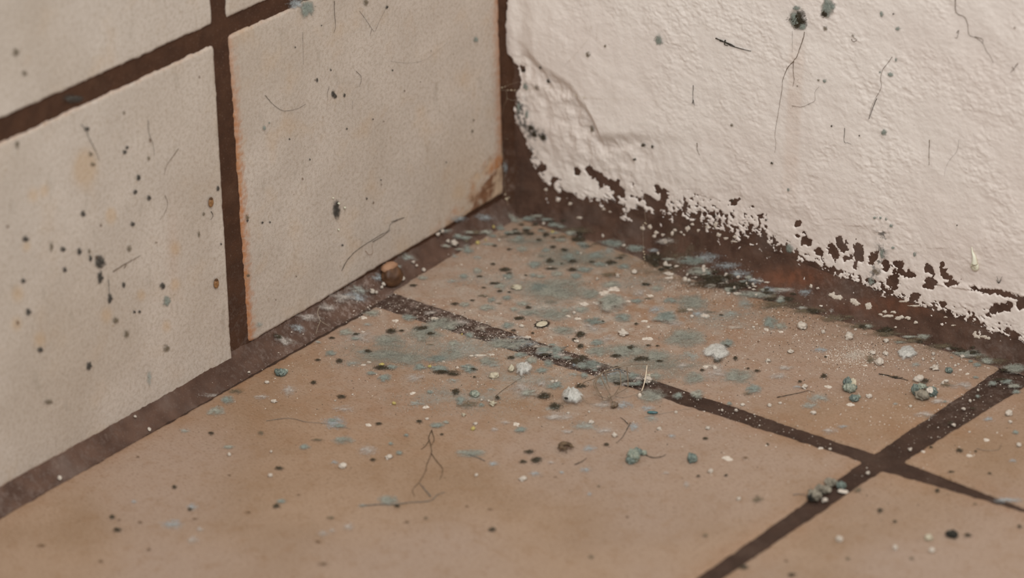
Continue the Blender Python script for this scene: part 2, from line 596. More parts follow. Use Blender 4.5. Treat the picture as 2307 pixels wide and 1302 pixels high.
def stain_B(P, X, Y, d, hgt, A_):
    px, py = proj(P)
    A_['stain_rust'] = 0.32 * sstep(0.0018, 0.0003, d + 0.0006 * fbm(X * 400, Y * 400, 8, 3)) * np.clip(sstep(500, 440, px), 0, 1) + 0.12 * np.exp(-(((px - 390) / 14) ** 2 + ((py - 570) / 100) ** 2))
    spots = np.zeros(len(px))
    for (x, y, r) in ((195, 365, 24), (240, 710, 13), (75, 440, 12), (40, 662, 14), (37, 730, 12), (90, 765, 14), (250, 490, 12), (190, 390, 26), (100, 430, 10), (318, 665, 10), (60, 555, 9), (395, 560, 12), (395, 640, 10), (375, 735, 10), (250, 480, 10)):
        spots += np.exp(-(((px - x) / r) ** 2 + ((py - y) / (r * 1.3)) ** 2) ** 1.5)
    A_['stain_ochre'] = np.clip(spots + 0.4 * np.clip(fbm(X * 60, Y * 60, 61, 3) - 0.3, 0, 1), 0, 1)
    return hgt


def stain_C(P, X, Y, d, hgt, A_):
    A_['stain_ochre'] = 0.5 * np.clip(fbm(X * 70, Y * 70, 91, 3) - 0.25, 0, 1)
    return hgt


for q, s_, fx, lb in ((tA, 5, stain_A, 'cream wall tile with a chipped rusty lower corner'), (tB, 6, stain_B, 'cream wall tile spotted with black mould dots'),
                      (tC, 7, stain_C, 'clean cream wall tile at the top left corner of the photo'), (tD, 8, stain_C, 'small visible sliver of cream wall tile at the top edge')):
    o = tile('wall_tile', 'left', q, M_WT, wall_left, 0.0007, s_ * 37, fx, edge=0.0011)
    o['label'] = lb


# cove of grout along the foot of the left wall
def cove(name, nlong, nprof, fun, mat, label, facing):
    S, T = np.meshgrid(np.linspace(0, 1, nlong), np.linspace(0, 1, nprof), indexing='ij')
    P, attrs = fun(S.ravel(), T.ravel())
    o = sheet(name, P, nlong, nprof, mat, facing, attrs)
    return structure(o, label, 'grout')


def cove_left(s, t):
    y = -0.34 + s * 0.3385
    # top edge tucked behind the wall tiles, bottom edge under the floor tiles
    x0, z0, x1, z1 = -0.0012, ZB + 0.0016, XE + 0.0016, -0.0012
    x = x0 + (x1 - x0) * t
    z = z0 + (z1 - z0) * t
    sag = 0.0010 * np.sin(np.pi * t)
    nz = 0.00022 * fbm(y * 200, t * 3, 5, 4) + 0.00012 * fbm(y * 900, t * 9, 6, 2)
    x = x - 0.7 * sag + 0.7 * nz; z = z - 0.7 * sag + 0.7 * nz
    P = np.stack([x, y, z], 1)
    px, py = proj(P)
    dust = np.clip(1.0 * np.exp(-(((px - 790) / 90) ** 2)) + 0.45 * np.exp(-(((px - 620) / 110) ** 2)) + 0.35 * sstep(560, 0, px) + 0.35 * sstep(950, 1080, px), 0, 1)
    return P, {'dust': dust, 'rust': 0.0 * dust}


cove('trim_1', 520, 12, cove_left, M_GC, 'dark brown grout joint along the foot of the left tiled wall', (1, 0, 1))


def cove_a(x):
    return np.interp(x, [-0.01, 0.0, 0.03, 0.06, 0.085, 0.105, 0.14, 0.17, 0.20, 0.26, 0.4], [0.003, 0.003, 0.003, 0.0042, 0.0090, 0.0085, 0.0058, 0.0036, 0.0020, 0.0018, 0.0018])


def cove_b(x):
    return np.interp(x, [0.0, 0.06, 0.12, 0.18, 0.24, 0.4], [0.017, 0.018, 0.017, 0.014, 0.011, 0.010])


def cast(px, py):
    """first point of floor, walls or coves on the sight lines through pixels"""
    px = np.asarray(px, float); py = np.asarray(py, float)
    d = _fw + ((px - W / 2) / F_PX)[:, None] * _R - ((py - H / 2) / F_PX)[:, None] * _U
    t0 = np.minimum(np.minimum(-CAM[2] / d[:, 2], np.where(d[:, 0] < 0, -CAM[0] / d[:, 0], 9)), np.where(d[:, 1] > 0, -CAM[1] / d[:, 1], 9))

    def solid(t):
        P = CAM + d * t[:, None]
        x, y, z = P[:, 0], P[:, 1], P[:, 2]
        g = np.clip(-y / cove_a(x), 0, 9) ** 0.526 + np.clip(z / cove_b(x), 0, 9) ** 0.526 < 1
        return (z < 0) | (x < 0) | (y > 0) | g | (x / XE + z / ZB < 1)
    lo = t0 - 0.06; hi = t0 + 0.0001
    hit = np.zeros(len(px), bool); prev = lo.copy(); a_ = lo.copy(); b_ = hi.copy()
    for k in range(1, 121):
        t = lo + (hi - lo) * k / 120
        s_ = solid(t) & ~hit
        a_ = np.where(s_, prev, a_); b_ = np.where(s_, t, b_); hit |= s_; prev = t
    for k in range(12):
        m_ = (a_ + b_) / 2; s_ = solid(m_)
        b_ = np.where(s_, m_, b_); a_ = np.where(s_, a_, m_)
    return CAM + d * b_[:, None]


def cove_normal(P):
    if P[1] > -cove_a(P[0]) - 1e-5 and P[2] < cove_b(P[0]):
        return np.array([0, -0.707, 0.707])
    if P[0] / XE + P[2] / ZB < 1.02:
        return np.array([0.707, 0, 0.707])
    return NRM['floor'] if P[2] < 1e-4 else (NRM['left'] if P[0] < 1e-4 else NRM['right'])


def cove_right(s, t):
    x = -0.002 + s * 0.402
    A0 = cove_a(x) + 0.0006 * fbm(x * 60, x * 0 + 3, 31, 2)
    B0 = cove_b(x) + 0.001 * fbm(x * 20, x * 0 + 7, 33, 2)
    y = -A0 * (1 - t) ** 1.9 - 0.0002
    z = B0 * t ** 1.9 - 0.0004
    nz = 0.0004 * fbm(x * 120, t * 3, 15, 4) + 0.0002 * fbm(x * 600, t * 12, 16, 3)
    y = y - 0.7 * nz * np.sin(np.pi * np.clip(t, 0, 1)) ** 0.5; z = z + 0.7 * nz
    P = np.stack([x, y, z], 1)
    px, py = proj(P)
    dust = np.clip(0.55 * np.exp(-(((px - 1900) / 160) ** 2 + ((py - 640) / 60) ** 2)) + 0.6 * sstep(0.35, 0.05, t) + 0.4 * np.exp(-(((px - 2240) / 90) ** 2)), 0, 1)
    rust = 0.85 * np.exp(-(((px - 1790) / 75) ** 2 + ((py - 625) / 22) ** 2)) + 0.55 * np.exp(-(((px - 2010) / 110) ** 2 + ((py - 690) / 22) ** 2))
    return P, {'dust': dust, 'rust': np.clip(rust, 0, 1)}


cove('trim_2', 620, 26, cove_right, M_GC, 'rough brown cove of grout along the foot of the painted wall', (0, -1, 1))


def cove_corner(s, t):
    z = 0.001 + s * 0.24
    r = 0.0042 + 0.0006 * fbm(z * 60, z * 0, 41, 2)
    x = r * (1 - t) ** 1.7 - 0.0004
    y = -r * t ** 1.7 + 0.0001
    nz = 0.00025 * fbm(z * 200, t * 3, 45, 3)
    P = np.stack([x + 0.7 * nz, y - 0.7 * nz, z], 1)
    px, py = proj(P)
    return P, {'dust': 0.5 * np.exp(-(((py - 400) / 60) ** 2)), 'rust': 0.0 * px}


cove('trim_3', 420, 12, cove_corner, M_GW, 'dark brown grout filling the upright corner between both walls', (1, -1, 0))

# ------------------------------------------------------------------ painted wall: brown ground and its ragged paint coat
wall_right = bed('wall_right', 'right', -0.002, 0.40, -0.002, 0.24, 0.0, M_GC, 'rough painted wall with bare brown foot, right of the corner', 'wall', 0.0012)
CRES = 0.00032
cx0, cx1, cz0, cz1 = -0.001, 0.262, -0.001, 0.168
GX = np.concatenate([np.arange(cx0, cx1, CRES), np.arange(cx1, 0.40, 0.0014)])   # finer where the photograph looks
GZ = np.concatenate([np.arange(cz0, cz1, CRES), np.arange(cz1, 0.24, 0.0014)])
ncx, ncz = len(GX), len(GZ)
CX, CZ = np.meshgrid(GX, GZ, indexing='ij')
_P = np.stack([CX, 0 * CX, CZ], -1).reshape(-1, 3)
PX, PY = proj(_P); PX = PX.reshape(CX.shape); PY = PY.reshape(CX.shape)
EDGE = [(1147, -400), (1145, 0), (1140, 60), (1137, 100), (1150, 130), (1168, 152), (1174, 190), (1160, 216), (1157, 262), (1170, 292), (1184, 312), (1196, 350), (1206, 378), (1226, 408),
        (1252, 428), (1288, 447), (1330, 467), (1358, 458), (1385, 442), (1400, 462), (1402, 492), (1440, 506), (1466, 505), (1478, 488), (1520, 484), (1560, 486), (1600, 508), (1640, 518), (1665, 536), (1690, 522), (1740, 545),
        (1790, 574), (1830, 592), (1880, 614), (1930, 634), (1990, 656), (2035, 676), (2085, 704), (2110, 692), (2150, 716), (2200, 716), (2235, 748), (2275, 745), (2307, 775), (2420, 815), (2700, 900), (3700, 1220)]
ed = np.array(EDGE, float)
# which side of the edge line: compare with the line's own row (or column in the upright part)
lineY = np.interp(PX, ed[12:, 0], ed[12:, 1])
lineX = np.interp(PY, ed[:14, 1], ed[:14, 0])
inside = np.where(PY > 378, PY < lineY, PX > lineX) & (PX > 1100)
dE = polydist(PX, PY, EDGE)
SD = np.where(inside, dE, -dE)                                    # pixels inside the paint
rag = 9 * fbm(CX * 190, CZ * 190, 50, 3) + 13 * fbm(CX * 430, CZ * 430, 51, 4, 0.58)
lower = sstep(330, 420, PY)
mask = SD + rag * (0.30 + 0.95 * lower)
# streaky shreds drawn along the wall foot, denser to the right
along = (CX + CZ * 0.15) * 1.0
shred = fbm(along * 330 + 3, (CZ + 0.32 * CX) * 900, 57, 4, 0.6)
mask = np.where(lower > 0, np.minimum(mask, np.where(np.abs(SD) < 34, SD * 0.55 + 26 * (shred + 0.30) + 6, 1e3)), mask)
pep = (fbm(CX * 480, CZ * 480, 63, 4, 0.6) + 0.22 + np.clip(SD - 10, 0, 60) * 0.012) * 32
mask = np.where((SD > 0) & (SD < 60) & (PX > 1420) & (PX < 1730), np.minimum(mask, pep), mask)
isl = (fbm(CX * 380, CZ * 380, 61, 4, 0.55) - 0.52) * 40 - np.clip(-SD - 30, 0, 99) * 0.9
mask = np.where((SD < 0) & (PY > 430), np.maximum(mask, np.minimum(isl, 8)), mask)
HOLES = [(1815, 543, 11, 9, 0.3), (1800, 505, 6, 6, 0), (1876, 566, 10, 20, -0.3), (1896, 552, 9, 16, -0.4), (1934, 568, 11, 22, -0.1), (1968, 582, 7, 14, 0.3), (1846, 567, 5, 8, 0.2), (1910, 580, 6, 5, 0), (1928, 595, 7, 9, -.5),
         (2028, 596, 10, 9, 0.3), (2034, 613, 18, 7, 0.3), (2093, 609, 5, 12, -0.8), (2096, 634, 13, 7, 0.6), (2090, 645, 8, 5, 0), (2131, 618, 8, 17, -0.6), (2146, 638, 11, 6, 0), (2012, 632, 14, 18, 0.1), (1998, 600, 8, 12, -0.4),
         (2262, 692, 22, 10, -0.3), (2238, 697, 9, 14, 0.6), (2302, 685, 8, 12, 0), (2057, 670, 10, 7, 0.2), (2122, 684, 6, 5, 0.5), (1302, 387, 6, 5, 0), (1545, 463, 10, 9, 0), (1496, 443, 5, 9, 0.2), (1480, 428, 3, 4, 0), (1496, 430, 5, 4, 0),
         (1453, 450, 7, 4, 0), (1468, 462, 9, 7, 0.3), (1490, 458, 8, 6, .3), (1475, 452, 14, 4, 0.1), (1440, 466, 6, 3, 0.4), (1425, 480, 9, 3, 0), (1428, 492, 10, 3, 0.3), (1575, 483, 4, 5, 0), (1586, 484, 3, 3, 0), (1604, 482, 3, 4, 0), (1625, 487, 5, 8, 0), (1651, 453, 4, 3, .5), (1712, 487, 4, 3, 0),
         (1708, 485, 4, 4, 0), (1729, 493, 4, 4, 0), (1178, 155, 5, 7, 0), (1180, 345, 6, 10, .3), (1225, 376, 6, 8, 0), (1250, 410, 7, 6, 0), (1280, 438, 5, 4, 0), (1160, 225, 3, 14, 0), (1795, 530, 5, 5, 0), (1806, 526, 4, 4, 0)]
for (x, y, rx, ry, an) in HOLES:
    dx, dy = PX - x, PY - y
    u_ = dx * math.cos(an) + dy * math.sin(an); v_ = -dx * math.sin(an) + dy * math.cos(an)
    rx, ry = 0.88 * rx, 0.88 * ry
    q = (np.sqrt((u_ / rx) ** 2 + (v_ / ry) ** 2) - 1) * min(rx, ry) + 0.45 * rag
    mask = np.minimum(mask, np.where((np.abs(dx) < 60) & (np.abs(dy) < 60), q, 1e3))
for pts, w_ in (([(1326, 382), (1345, 392), (1362, 408), (1378, 414), (1396, 428), (1404, 440)], 5.5), ([(2190, 648), (2222, 656), (2250, 660), (2275, 668), (2307, 672), (2400, 695)], 3.2), ([(1455, 440), (1475, 452), (1500, 470)], 2.5)):
    q = polydist(PX, PY, pts) - w_ + 0.35 * rag
    mask = np.minimum(mask, q)
# the stroke of paint left low on the cove is added as separate flakes below
tops = sstep(-3.0, 5.0, mask)
tex = sstep(1380, 1800, PX + 0.9 * (380 - PY)) * sstep(640, 440, PY - 0.28 * (PX - 1900)) * 0.85 + 0.25
wx, wz = CX + 0.0006 * fbm(CX * 300, CZ * 300, 70, 2), CZ + 0.0006 * fbm(CX * 300 + 9, CZ * 300, 71, 2)
knob = 1 - worley((wx + 0.25 * wz) * 420, (wz - 0.1 * wx) * 620, 72)
knob2 = 1 - worley((wx + 0.3 * wz) * 900, wz * 1000, 73)
bumps = 0.00042 * np.clip(knob, 0, 1) ** 1.5 + 0.00013 * np.clip(knob2, 0, 1) + 0.00028 * fbm(wx * 230, wz * 300, 74, 3)
patch = 0.35 + 0.65 * sstep(-0.25, 0.35, fbm(CX * 45, CZ * 45, 78, 2))
thick = 0.00022 + 0.0004 * sstep(2, 45, mask) + 0.48 * sstep(0, 40, mask) * tex * patch * bumps + 0.00028 * fbm(CX * 70, CZ * 70, 75, 3) + (1 - tex) * 0.00016 * fbm(CX * 260, CZ * 160, 79, 3)
# lumpy trowelled ridge near the corner
rd = polydist(PX, PY, [(1200, 120), (1232, 148), (1265, 168), (1290, 185), (1310, 205), (1330, 232), (1342, 270), (1362, 300)])
below = sstep(-10, 25, (PY - np.interp(PX, [1190, 1232, 1290, 1330, 1362], [110, 148, 185, 232, 300])))
thick += 0.0021 * (1 - below) * np.exp(-(rd / 130) ** 2) * sstep(1165, 1215, PX) + 0.0008 * np.exp(-(((PX - 1290) / 55) ** 2 + ((PY - 285) / 60) ** 2)) + 0.0006 * np.exp(-(((PX - 1215) / 35) ** 2 + ((PY - 180) / 25) ** 2))
rd2 = polydist(PX, PY, [(1248, 232), (1285, 218), (1312, 224), (1330, 250)])
thick += 0.0006 * np.exp(-(rd2 / 11) ** 2) + below * np.exp(-(rd / 120) ** 2) * 0.0006 * fbm(CX * 230, CZ * 190, 76, 3)
thick += 0.0012 * np.exp(-((CX - 0.003) / 0.004) ** 2) * sstep(300, 120, PY)
# step of thicker old paint above a chipped edge at the lower right
st = polydist(PX, PY, [(2110, 640), (2190, 648), (2222, 656), (2250, 660), (2307, 672), (2420, 700)])
thick += 0.0004 * sstep(14, 0, st) * (PY < np.interp(PX, [2110, 2307], [640, 672]))
COAT = np.where(tops > 0, tops * (thick + 0.0006) - 0.0006, -0.0006)
near = mask > -14
att = {'stain_rust': np.zeros(CX.shape), 'stain_dark': np.zeros(CX.shape)}
sx = np.interp(PY, [60, 140, 420], [1800, 1797, 1782])
att['stain_rust'] = 0.42 * sstep(24, 9, np.abs(PX - sx)) * sstep(60, 130, PY) * sstep(520, 330, PY) * (0.7 + 0.3 * fbm(CX * 20, CZ * 200, 81, 2)) \
    + 0.10 * sstep(1500, 2300, PX)
att['stain_dark'] = 0.9 * np.exp(-(polydist(PX, PY, [(1172, 232), (1176, 270), (1196, 298), (1222, 305)]) / 15) ** 2) + 0.8 * np.exp(-(polydist(PX, PY, [(1180, 330), (1200, 345)]) / 12) ** 2) \
    + 0.8 * np.exp(-(polydist(PX, PY, [(1990, 520), (1988, 575), (1975, 600), (1965, 632)]) / 12) ** 2)
V = np.stack([CX, -COAT, CZ], -1).reshape(-1, 3)
F = grid_faces(ncx, ncz)
keep = near.ravel()[F].any(1)
F = F[keep]
used = np.unique(F)
rm = np.full(len(V), -1); rm[used] = np.arange(len(used))
F = rm[F]
k = F[0]
if np.cross(V[used][k[1]] - V[used][k[0]], V[used][k[3]] - V[used][k[0]])[1] > 0:
    F = F[:, ::-1]
coat = obj('paint_coat', make_mesh('paint_coat', V[used], F, M_PAINT, True, {q: v.ravel()[used] for q, v in att.items()}), wall_right)
coat['label'] = 'knobbly off-white paint flaking away at its ragged lower edge'


def coat_h(x, z):
    i = np.clip(np.searchsorted(GX, np.asarray(x)), 0, ncx - 1)
    j = np.clip(np.searchsorted(GZ, np.asarray(z)), 0, ncz - 1)
    return np.maximum(COAT[i, j], 0)


def lift(P, surf):
    """height of the real surface above its plane at points P"""
    if surf == 'right':
        h = coat_h(P[:, 0], P[:, 2])
        # cove in front of the wall foot
        A0 = cove_a(P[:, 0]); B0 = cove_b(P[:, 0])
        zc = np.clip(P[:, 2] / B0, 0, 1)
        return np.maximum(h, A0 * (1 - zc ** (1 / 1.9)) ** 1.9)
    if surf == 'left':
        return np.where(P[:, 2] < ZB, (ZB - P[:, 2]) / ZB * XE, 0.0)
    zl = np.where(P[:, 0] < XE, (XE - P[:, 0]) / XE * ZB, 0.0)
    A0 = cove_a(P[:, 0]); B0 = cove_b(P[:, 0])
    yc = np.clip(-P[:, 1] / A0, 0, 1)
    return np.maximum(zl, B0 * (1 - yc ** (1 / 1.9)) ** 1.9 * (P[:, 1] > -A0))



# ------------------------------------------------------------------ what lies on the surfaces
PXMM = 5.95                                                       # pixels per millimetre across the line of sight, near the middle
MOULD = {'g': lin(156, 152, 137), 't': lin(138, 141, 130), 'k': lin(66, 57, 44), 'w': lin(188, 175, 163), 'b': lin(170, 173, 171), 'p': lin(206, 190, 172), 'v': lin(166, 166, 155), 'n': lin(100, 72, 48), 'o': lin(112, 98, 78), 'u': lin(70, 64, 58), 'm': lin(192, 184, 173)}
COLW = {'g': 'grey-green', 't': 'blue-green', 'k': 'black', 'w': 'whitish', 'b': 'pale blue', 'p': 'powdery white', 'v': 'pale green', 'n': 'brown', 'o': 'olive brown', 'u': 'black', 'm': 'white'}
NOUN = {'g': ('mould_patch', 'mould patch'), 't': ('mould_tuft', 'mould tuft'), 'k': ('mould_tuft', 'mould tuft'), 'w': ('mould_bloom', 'mould bloom'), 'b': ('mould_bloom', 'mould bloom'), 'p': ('powder_spill', 'powder spill'),
        'v': ('mould_patch', 'mould patch'), 'n': ('stain_spot', 'stain spot'), 'o': ('mould_tuft', 'mould tuft'), 'u': ('mould_tuft', 'mould tuft'), 'm': ('mould_mound', 'mould mound')}
REG = []          # everything placed, for the labels: (object, adjective kind, px, py, size px, surface)


def surface_of(px, py):
    """which named surface shows at this pixel"""
    if px < 1150:
        foot = np.interp(px, [0, 545, 562, 1060, 1150], [1100, 800, 775, 485, 470])
        if py < foot:
            return 'left'
    else:
        foot = np.interp(px, EDGE_X, EDGE_Y)
        if py < foot:
            return 'right'
    return 'floor'


EDGE_X = [1150, 1200, 1300, 1400, 1500, 1700, 1900, 2100, 2307]
EDGE_Y = [420, 470, 500, 530, 560, 600, 670, 740, 800]


def frame(px, py, rx, ry, surf):
    c = at(px, py, surf)
    a = (at(px + rx, py, surf) - at(px - rx, py, surf)) / 2
    b = (at(px, py - ry, surf) - at(px, py + ry, surf)) / 2
    return c, a, b


def colony_geo(px, py, rx, ry, kind, surf, seed, tall=0.0, density=1.0, cover=1.0):
    if surf == 'floor' and lift(at(px, py)[None], 'floor')[0] > 0:
        surf = 'cove'
    if surf == 'cove':
        c = cast([px], [py])[0]; n = cove_normal(c); a = _R * rx / PXMM / 1000; b = np.cross(n, a); b = b / np.linalg.norm(b) * ry / PXMM / 1000
        put = lambda X, Y: cast(px + X * rx, py - Y * ry)
        up = lambda P: np.full(len(P), 0.0003)
    else:
        c, a, b = frame(px, py, rx, ry, surf)
        n = NRM[surf]
        put = lambda X, Y: c + X[:, None] * a + Y[:, None] * b
        up = lambda P: lift(P, surf)
    size = math.sqrt(np.linalg.norm(a) * np.linalg.norm(b))
    base = np.array(MOULD[kind][:3])
    rng = np.random.default_rng(seed)
    nr, nt = (4, 12) if rx < 12 else ((6, 20) if rx < 45 else (9, 34))
    rr = np.linspace(0, 1, nr + 1)[1:]; th = np.arange(nt) * 2 * np.pi / nt
    RR, TH = np.meshgrid(rr, th, indexing='ij')
    wob = 1.12 + 0.34 * fbm(np.cos(TH) * 1.3 + seed, np.sin(TH) * 1.3, seed, 3)
    X = RR * np.cos(TH) * wob; Y = RR * np.sin(TH) * wob
    X = np.concatenate([[0], X.ravel()]); Y = np.concatenate([[0], Y.ravel()]); r_ = np.concatenate([[0], RR.ravel()])
    soft = 1.25 if kind in 'kn' else (1.6 if kind in 'gt' and rx > 9 and cover > 0.9 else 1.45)
    X = X * soft; Y = Y * soft
    P = put(X, Y)
    r_cov = r_ * (0.86 if soft > 1.6 else 1.0)
    patch = 0.5 + 0.9 * fbm(X * 1.6 + seed, Y * 1.6, seed + 2, 3)
    hp = {'k': 0.00045, 't': 0.0004, 'g': 0.0003, 'w': 0.00035}.get(kind, 0.0002)
    hgt = 0.00016 + (hp + tall) * np.clip(1 - r_ ** 2, 0, 1) * (0.75 + 0.4 * fbm(X * 3, Y * 3, seed + 4, 2))
    cov = np.clip((1.22 * np.exp(-(r_cov * 1.42) ** 2.2) - (0.26 if soft > 1.6 else 0.16) * r_) * (0.62 + 0.5 * patch) * cover, 0, 1.2) * {'m': 1.0, 'w': 0.55, 'p': 0.5, 'n': 0.55, 'v': 0.55, 'b': 0.55, 'o': 0.62, 'k': 0.95}.get(kind, 0.80)
    P = P + (hgt + up(P))[:, None] * n
    col = base * (1 + 0.22 * fbm(X * 2.2, Y * 2.2, seed + 6, 2))[:, None]
    if kind in 'gtv' and rx > 9:                                   # young pale growth round the grown heart
        e_ = sstep(0.38, 0.74, r_)[:, None]
        col = col * (1 - e_) + np.array(lin(178, 165, 150)[:3]) * e_
    if kind in 'gt' and rx > 20:
        col = col * (1 - 0.3 * np.clip(1 - r_ * 1.6, 0, 1))[:, None]
    fc = [[0, 1 + j, 1 + (j + 1) % nt] for j in range(nt)]
    for i in range(nr - 1):
        o = 1 + i * nt
        fc += [[o + j, o + nt + j, o + nt + (j + 1) % nt, o + (j + 1) % nt] for j in range(nt)]
    if np.dot(np.cross(a, b), n) < 0:
        fc = [q[::-1] for q in fc]
    # upright fibres
    ar = math.pi * rx * ry * 1.25
    m = int(min(4200, ar * 0.36 * density * {'k': 1.3, 't': 1.0, 'g': 0.9, 'w': 0.30, 'm': 0.5, 'p': 0.35, 'n': 0.0, 'v': 0.5, 'b': 0.5, 'o': 0.8}.get(kind, 0.6)))
    fuzz = None
    if m >= 6:
        q = np.sqrt(rng.random(m)) ** 1.25 * 1.12; t = rng.random(m) * 2 * np.pi
        w2 = 1.1 + 0.34 * fbm(np.cos(t) * 1.3 + seed, np.sin(t) * 1.3, seed, 3)
        x = q * np.cos(t) * w2; y = q * np.sin(t) * w2
        keep = rng.random(m) < np.clip(0.55 + 1.3 * fbm(x * 2.4 + seed, y * 2.4, seed + 8, 3), 0.05, 1)
        x, y, q = x[keep], y[keep], q[keep]; m = len(x)
        p = put(x, y)
        h0 = 0.00005 + (hp + tall) * np.clip(1 - q ** 2, 0, 1) * 0.8
        p = p + (h0 + up(p))[:, None] * n
        ln = (0.00022 + 0.00038 * rng.random(m)) * {'k': 1.35, 't': 1.2, 'w': 0.8, 'p': 0.5}.get(kind, 0.9) * min(1.0, 0.45 + rx / 60)
        wd_ = (0.00004 + 0.00004 * rng.random(m)) * (1.35 if kind == 'p' else 1.0)
        ea = a / np.linalg.norm(a); eb = np.cross(n, ea)
        tilt = rng.normal(0, 0.55, (m, 2))
        tip = p + ln[:, None] * (n + tilt[:, :1] * ea + tilt[:, 1:] * eb)
        rot = rng.random(m) * 6.28
        vs = [p + wd_[:, None] * (np.cos(rot + k * 2.094)[:, None] * ea + np.sin(rot + k * 2.094)[:, None] * eb) for k in range(3)] + [tip]
        FV = np.stack(vs, 1).reshape(-1, 3)
        o = np.arange(m)[:, None] * 4
        FF = np.concatenate([o + np.array([[0, 1, 3]]), o + np.array([[1, 2, 3]]), o + np.array([[2, 0, 3]])])
        tone = rng.choice([0.48, 0.9, 1.15, 1.4], m, p=[0.18, 0.38, 0.30, 0.14])
        if kind in 'wmpb':
            tone = rng.choice([0.8, 0.95, 1.05, 1.15], m)
        if kind in 'k':
            tone = rng.choice([0.5, 1.0, 1.6, 2.6], m, p=[0.4, 0.35, 0.15, 0.10])
        fcx = np.repeat(np.clip(base * tone[:, None], 0, 0.7), 4, 0)
        fuzz = (FV, FF, fcx)
    return c, (P, fc, cov, col), fuzz


NSEED = [100]


def colony(px, py, rx, ry, kind, surf=None, tall=0.0, density=1.0, label=None, cat='mould', name=None, cover=1.0, core=None):
    surf = surf or surface_of(px, py)
    NSEED[0] += 1
    c, (P, fc, cov, col), fuzz = colony_geo(px, py, rx, ry, kind, surf, NSEED[0], tall, density, cover)
    nm, words = NOUN[kind]
    nm = name or nm
    big = rx > 34 and fuzz is not None
    if fuzz is not None and not big:
        V = np.vstack([P, fuzz[0]]); F = fc + [[int(i) + len(P) for i in q] for q in fuzz[1]]
        me = make_mesh(nm, V - c, F, [M_FILM, M_FUZZ], True, {'cover': np.concatenate([cov, np.ones(len(fuzz[0]))])}, [0] * len(fc) + [1] * len(fuzz[1]), np.vstack([col, fuzz[2]]))
    else:
        me = make_mesh(nm, P - c, fc, [M_FILM], True, {'cover': cov}, None, col)
    o = obj(nm, me, None, Vector(c))
    if big:
        fo = obj('fuzz', make_mesh('fuzz', fuzz[0] - c, fuzz[1], [M_FUZZ], False, None, None, fuzz[2]), o)
        fo['kind'] = 'stuff'
    if core:                                                       # a differently coloured heart of the colony
        kx, ky, krx, kry, kk = core
        NSEED[0] += 1
        c2, (P2, f2_, v2, l2), z2 = colony_geo(kx, ky, krx, kry, kk, surf, NSEED[0], tall * 0.8 + 0.0003, density)
        V = P2 if z2 is None else np.vstack([P2, z2[0]]); F = f2_ if z2 is None else f2_ + [[int(i) + len(P2) for i in q] for q in z2[1]]
        cv = v2 if z2 is None else np.concatenate([v2, np.ones(len(z2[0]))]); cl = l2 if z2 is None else np.vstack([l2, z2[2]])
        h = obj('spore_heart', make_mesh('spore_heart', V - c, F, [M_FILM, M_FUZZ], True, {'cover': cv}, [0] * len(f2_) + [1] * (0 if z2 is None else len(z2[1])), cl), o)
        h['label'] = COLW[kk] + ' heart of the patch'
    o['category'] = cat
    if label:
        o['label'] = label
    else:
        REG.append((o, COLW[kind] + ' ' + words, px, py, rx, surf))
    return o


_crumb_me = {}


def crumb_mesh(var, mat):
    k = (var, mat.name)
    if k not in _crumb_me:
        V, F = lump_geo(3, var * 7 + 1, 0.55 if var < 5 else 0.9, 1.5)
        V = V - 0.0
        V[:, 2] = np.maximum(V[:, 2], -0.75)
        _crumb_me[k] = make_mesh('crumb', V, F, [mat], True)
    return _crumb_me[k]


def flake(px, py, rx, ry, words, name, cat, surf, mat):
    """thin jagged chip of paint lying on whatever is there"""
    sd = random.randrange(9999)
    nt = 40; th = np.arange(nt) * 2 * np.pi / nt
    wob = 1 + 0.55 * fbm(np.cos(th) * 0.9 + sd, np.sin(th) * 0.9, sd, 2) + 0.22 * fbm(np.cos(th) * 5 + sd, np.sin(th) * 5, sd + 1, 2)
    wob = np.clip(wob, 0.4, 1.6)
    rows = []
    for r_, h in ((0, 0.00026), (0.55, 0.00025), (0.86, 0.00020), (1.0, 0.00005), (1.0, -0.0001)):
        if r_ == 0:
            rows.append((np.zeros(1), np.zeros(1), np.full(1, h)))
        else:
            rows.append((r_ * wob * np.cos(th), r_ * wob * np.sin(th), np.full(nt, h)))
    X = np.concatenate([q[0] for q in rows]); Y = np.concatenate([q[1] for q in rows]); hh = np.concatenate([q[2] for q in rows])
    hh = hh * (1 + 0.5 * fbm(X * 2 + sd, Y * 2, sd, 2))
    P = cast(px + X * rx, py - Y * ry)
    n = cove_normal(P[0])
    ex = 0.0003 if abs(n).max() < 0.9 else (lift(P, 'right') if n[1] < -0.9 else 0.00008)
    P = P + (hh + ex)[:, None] * n
    F = [[0, 1 + j, 1 + (j + 1) % nt] for j in range(nt)]
    for i in range(3):
        o = 1 + i * nt
        F += [[o + j, o + nt + j, o + nt + (j + 1) % nt, o + (j + 1) % nt] for j in range(nt)]
    c = P[0].copy()
    o = obj(name, make_mesh(name, P - c, F, [mat], True), None, Vector(c))
    o['category'] = cat
    REG.append((o, words, px, py, rx, surf))
    return o


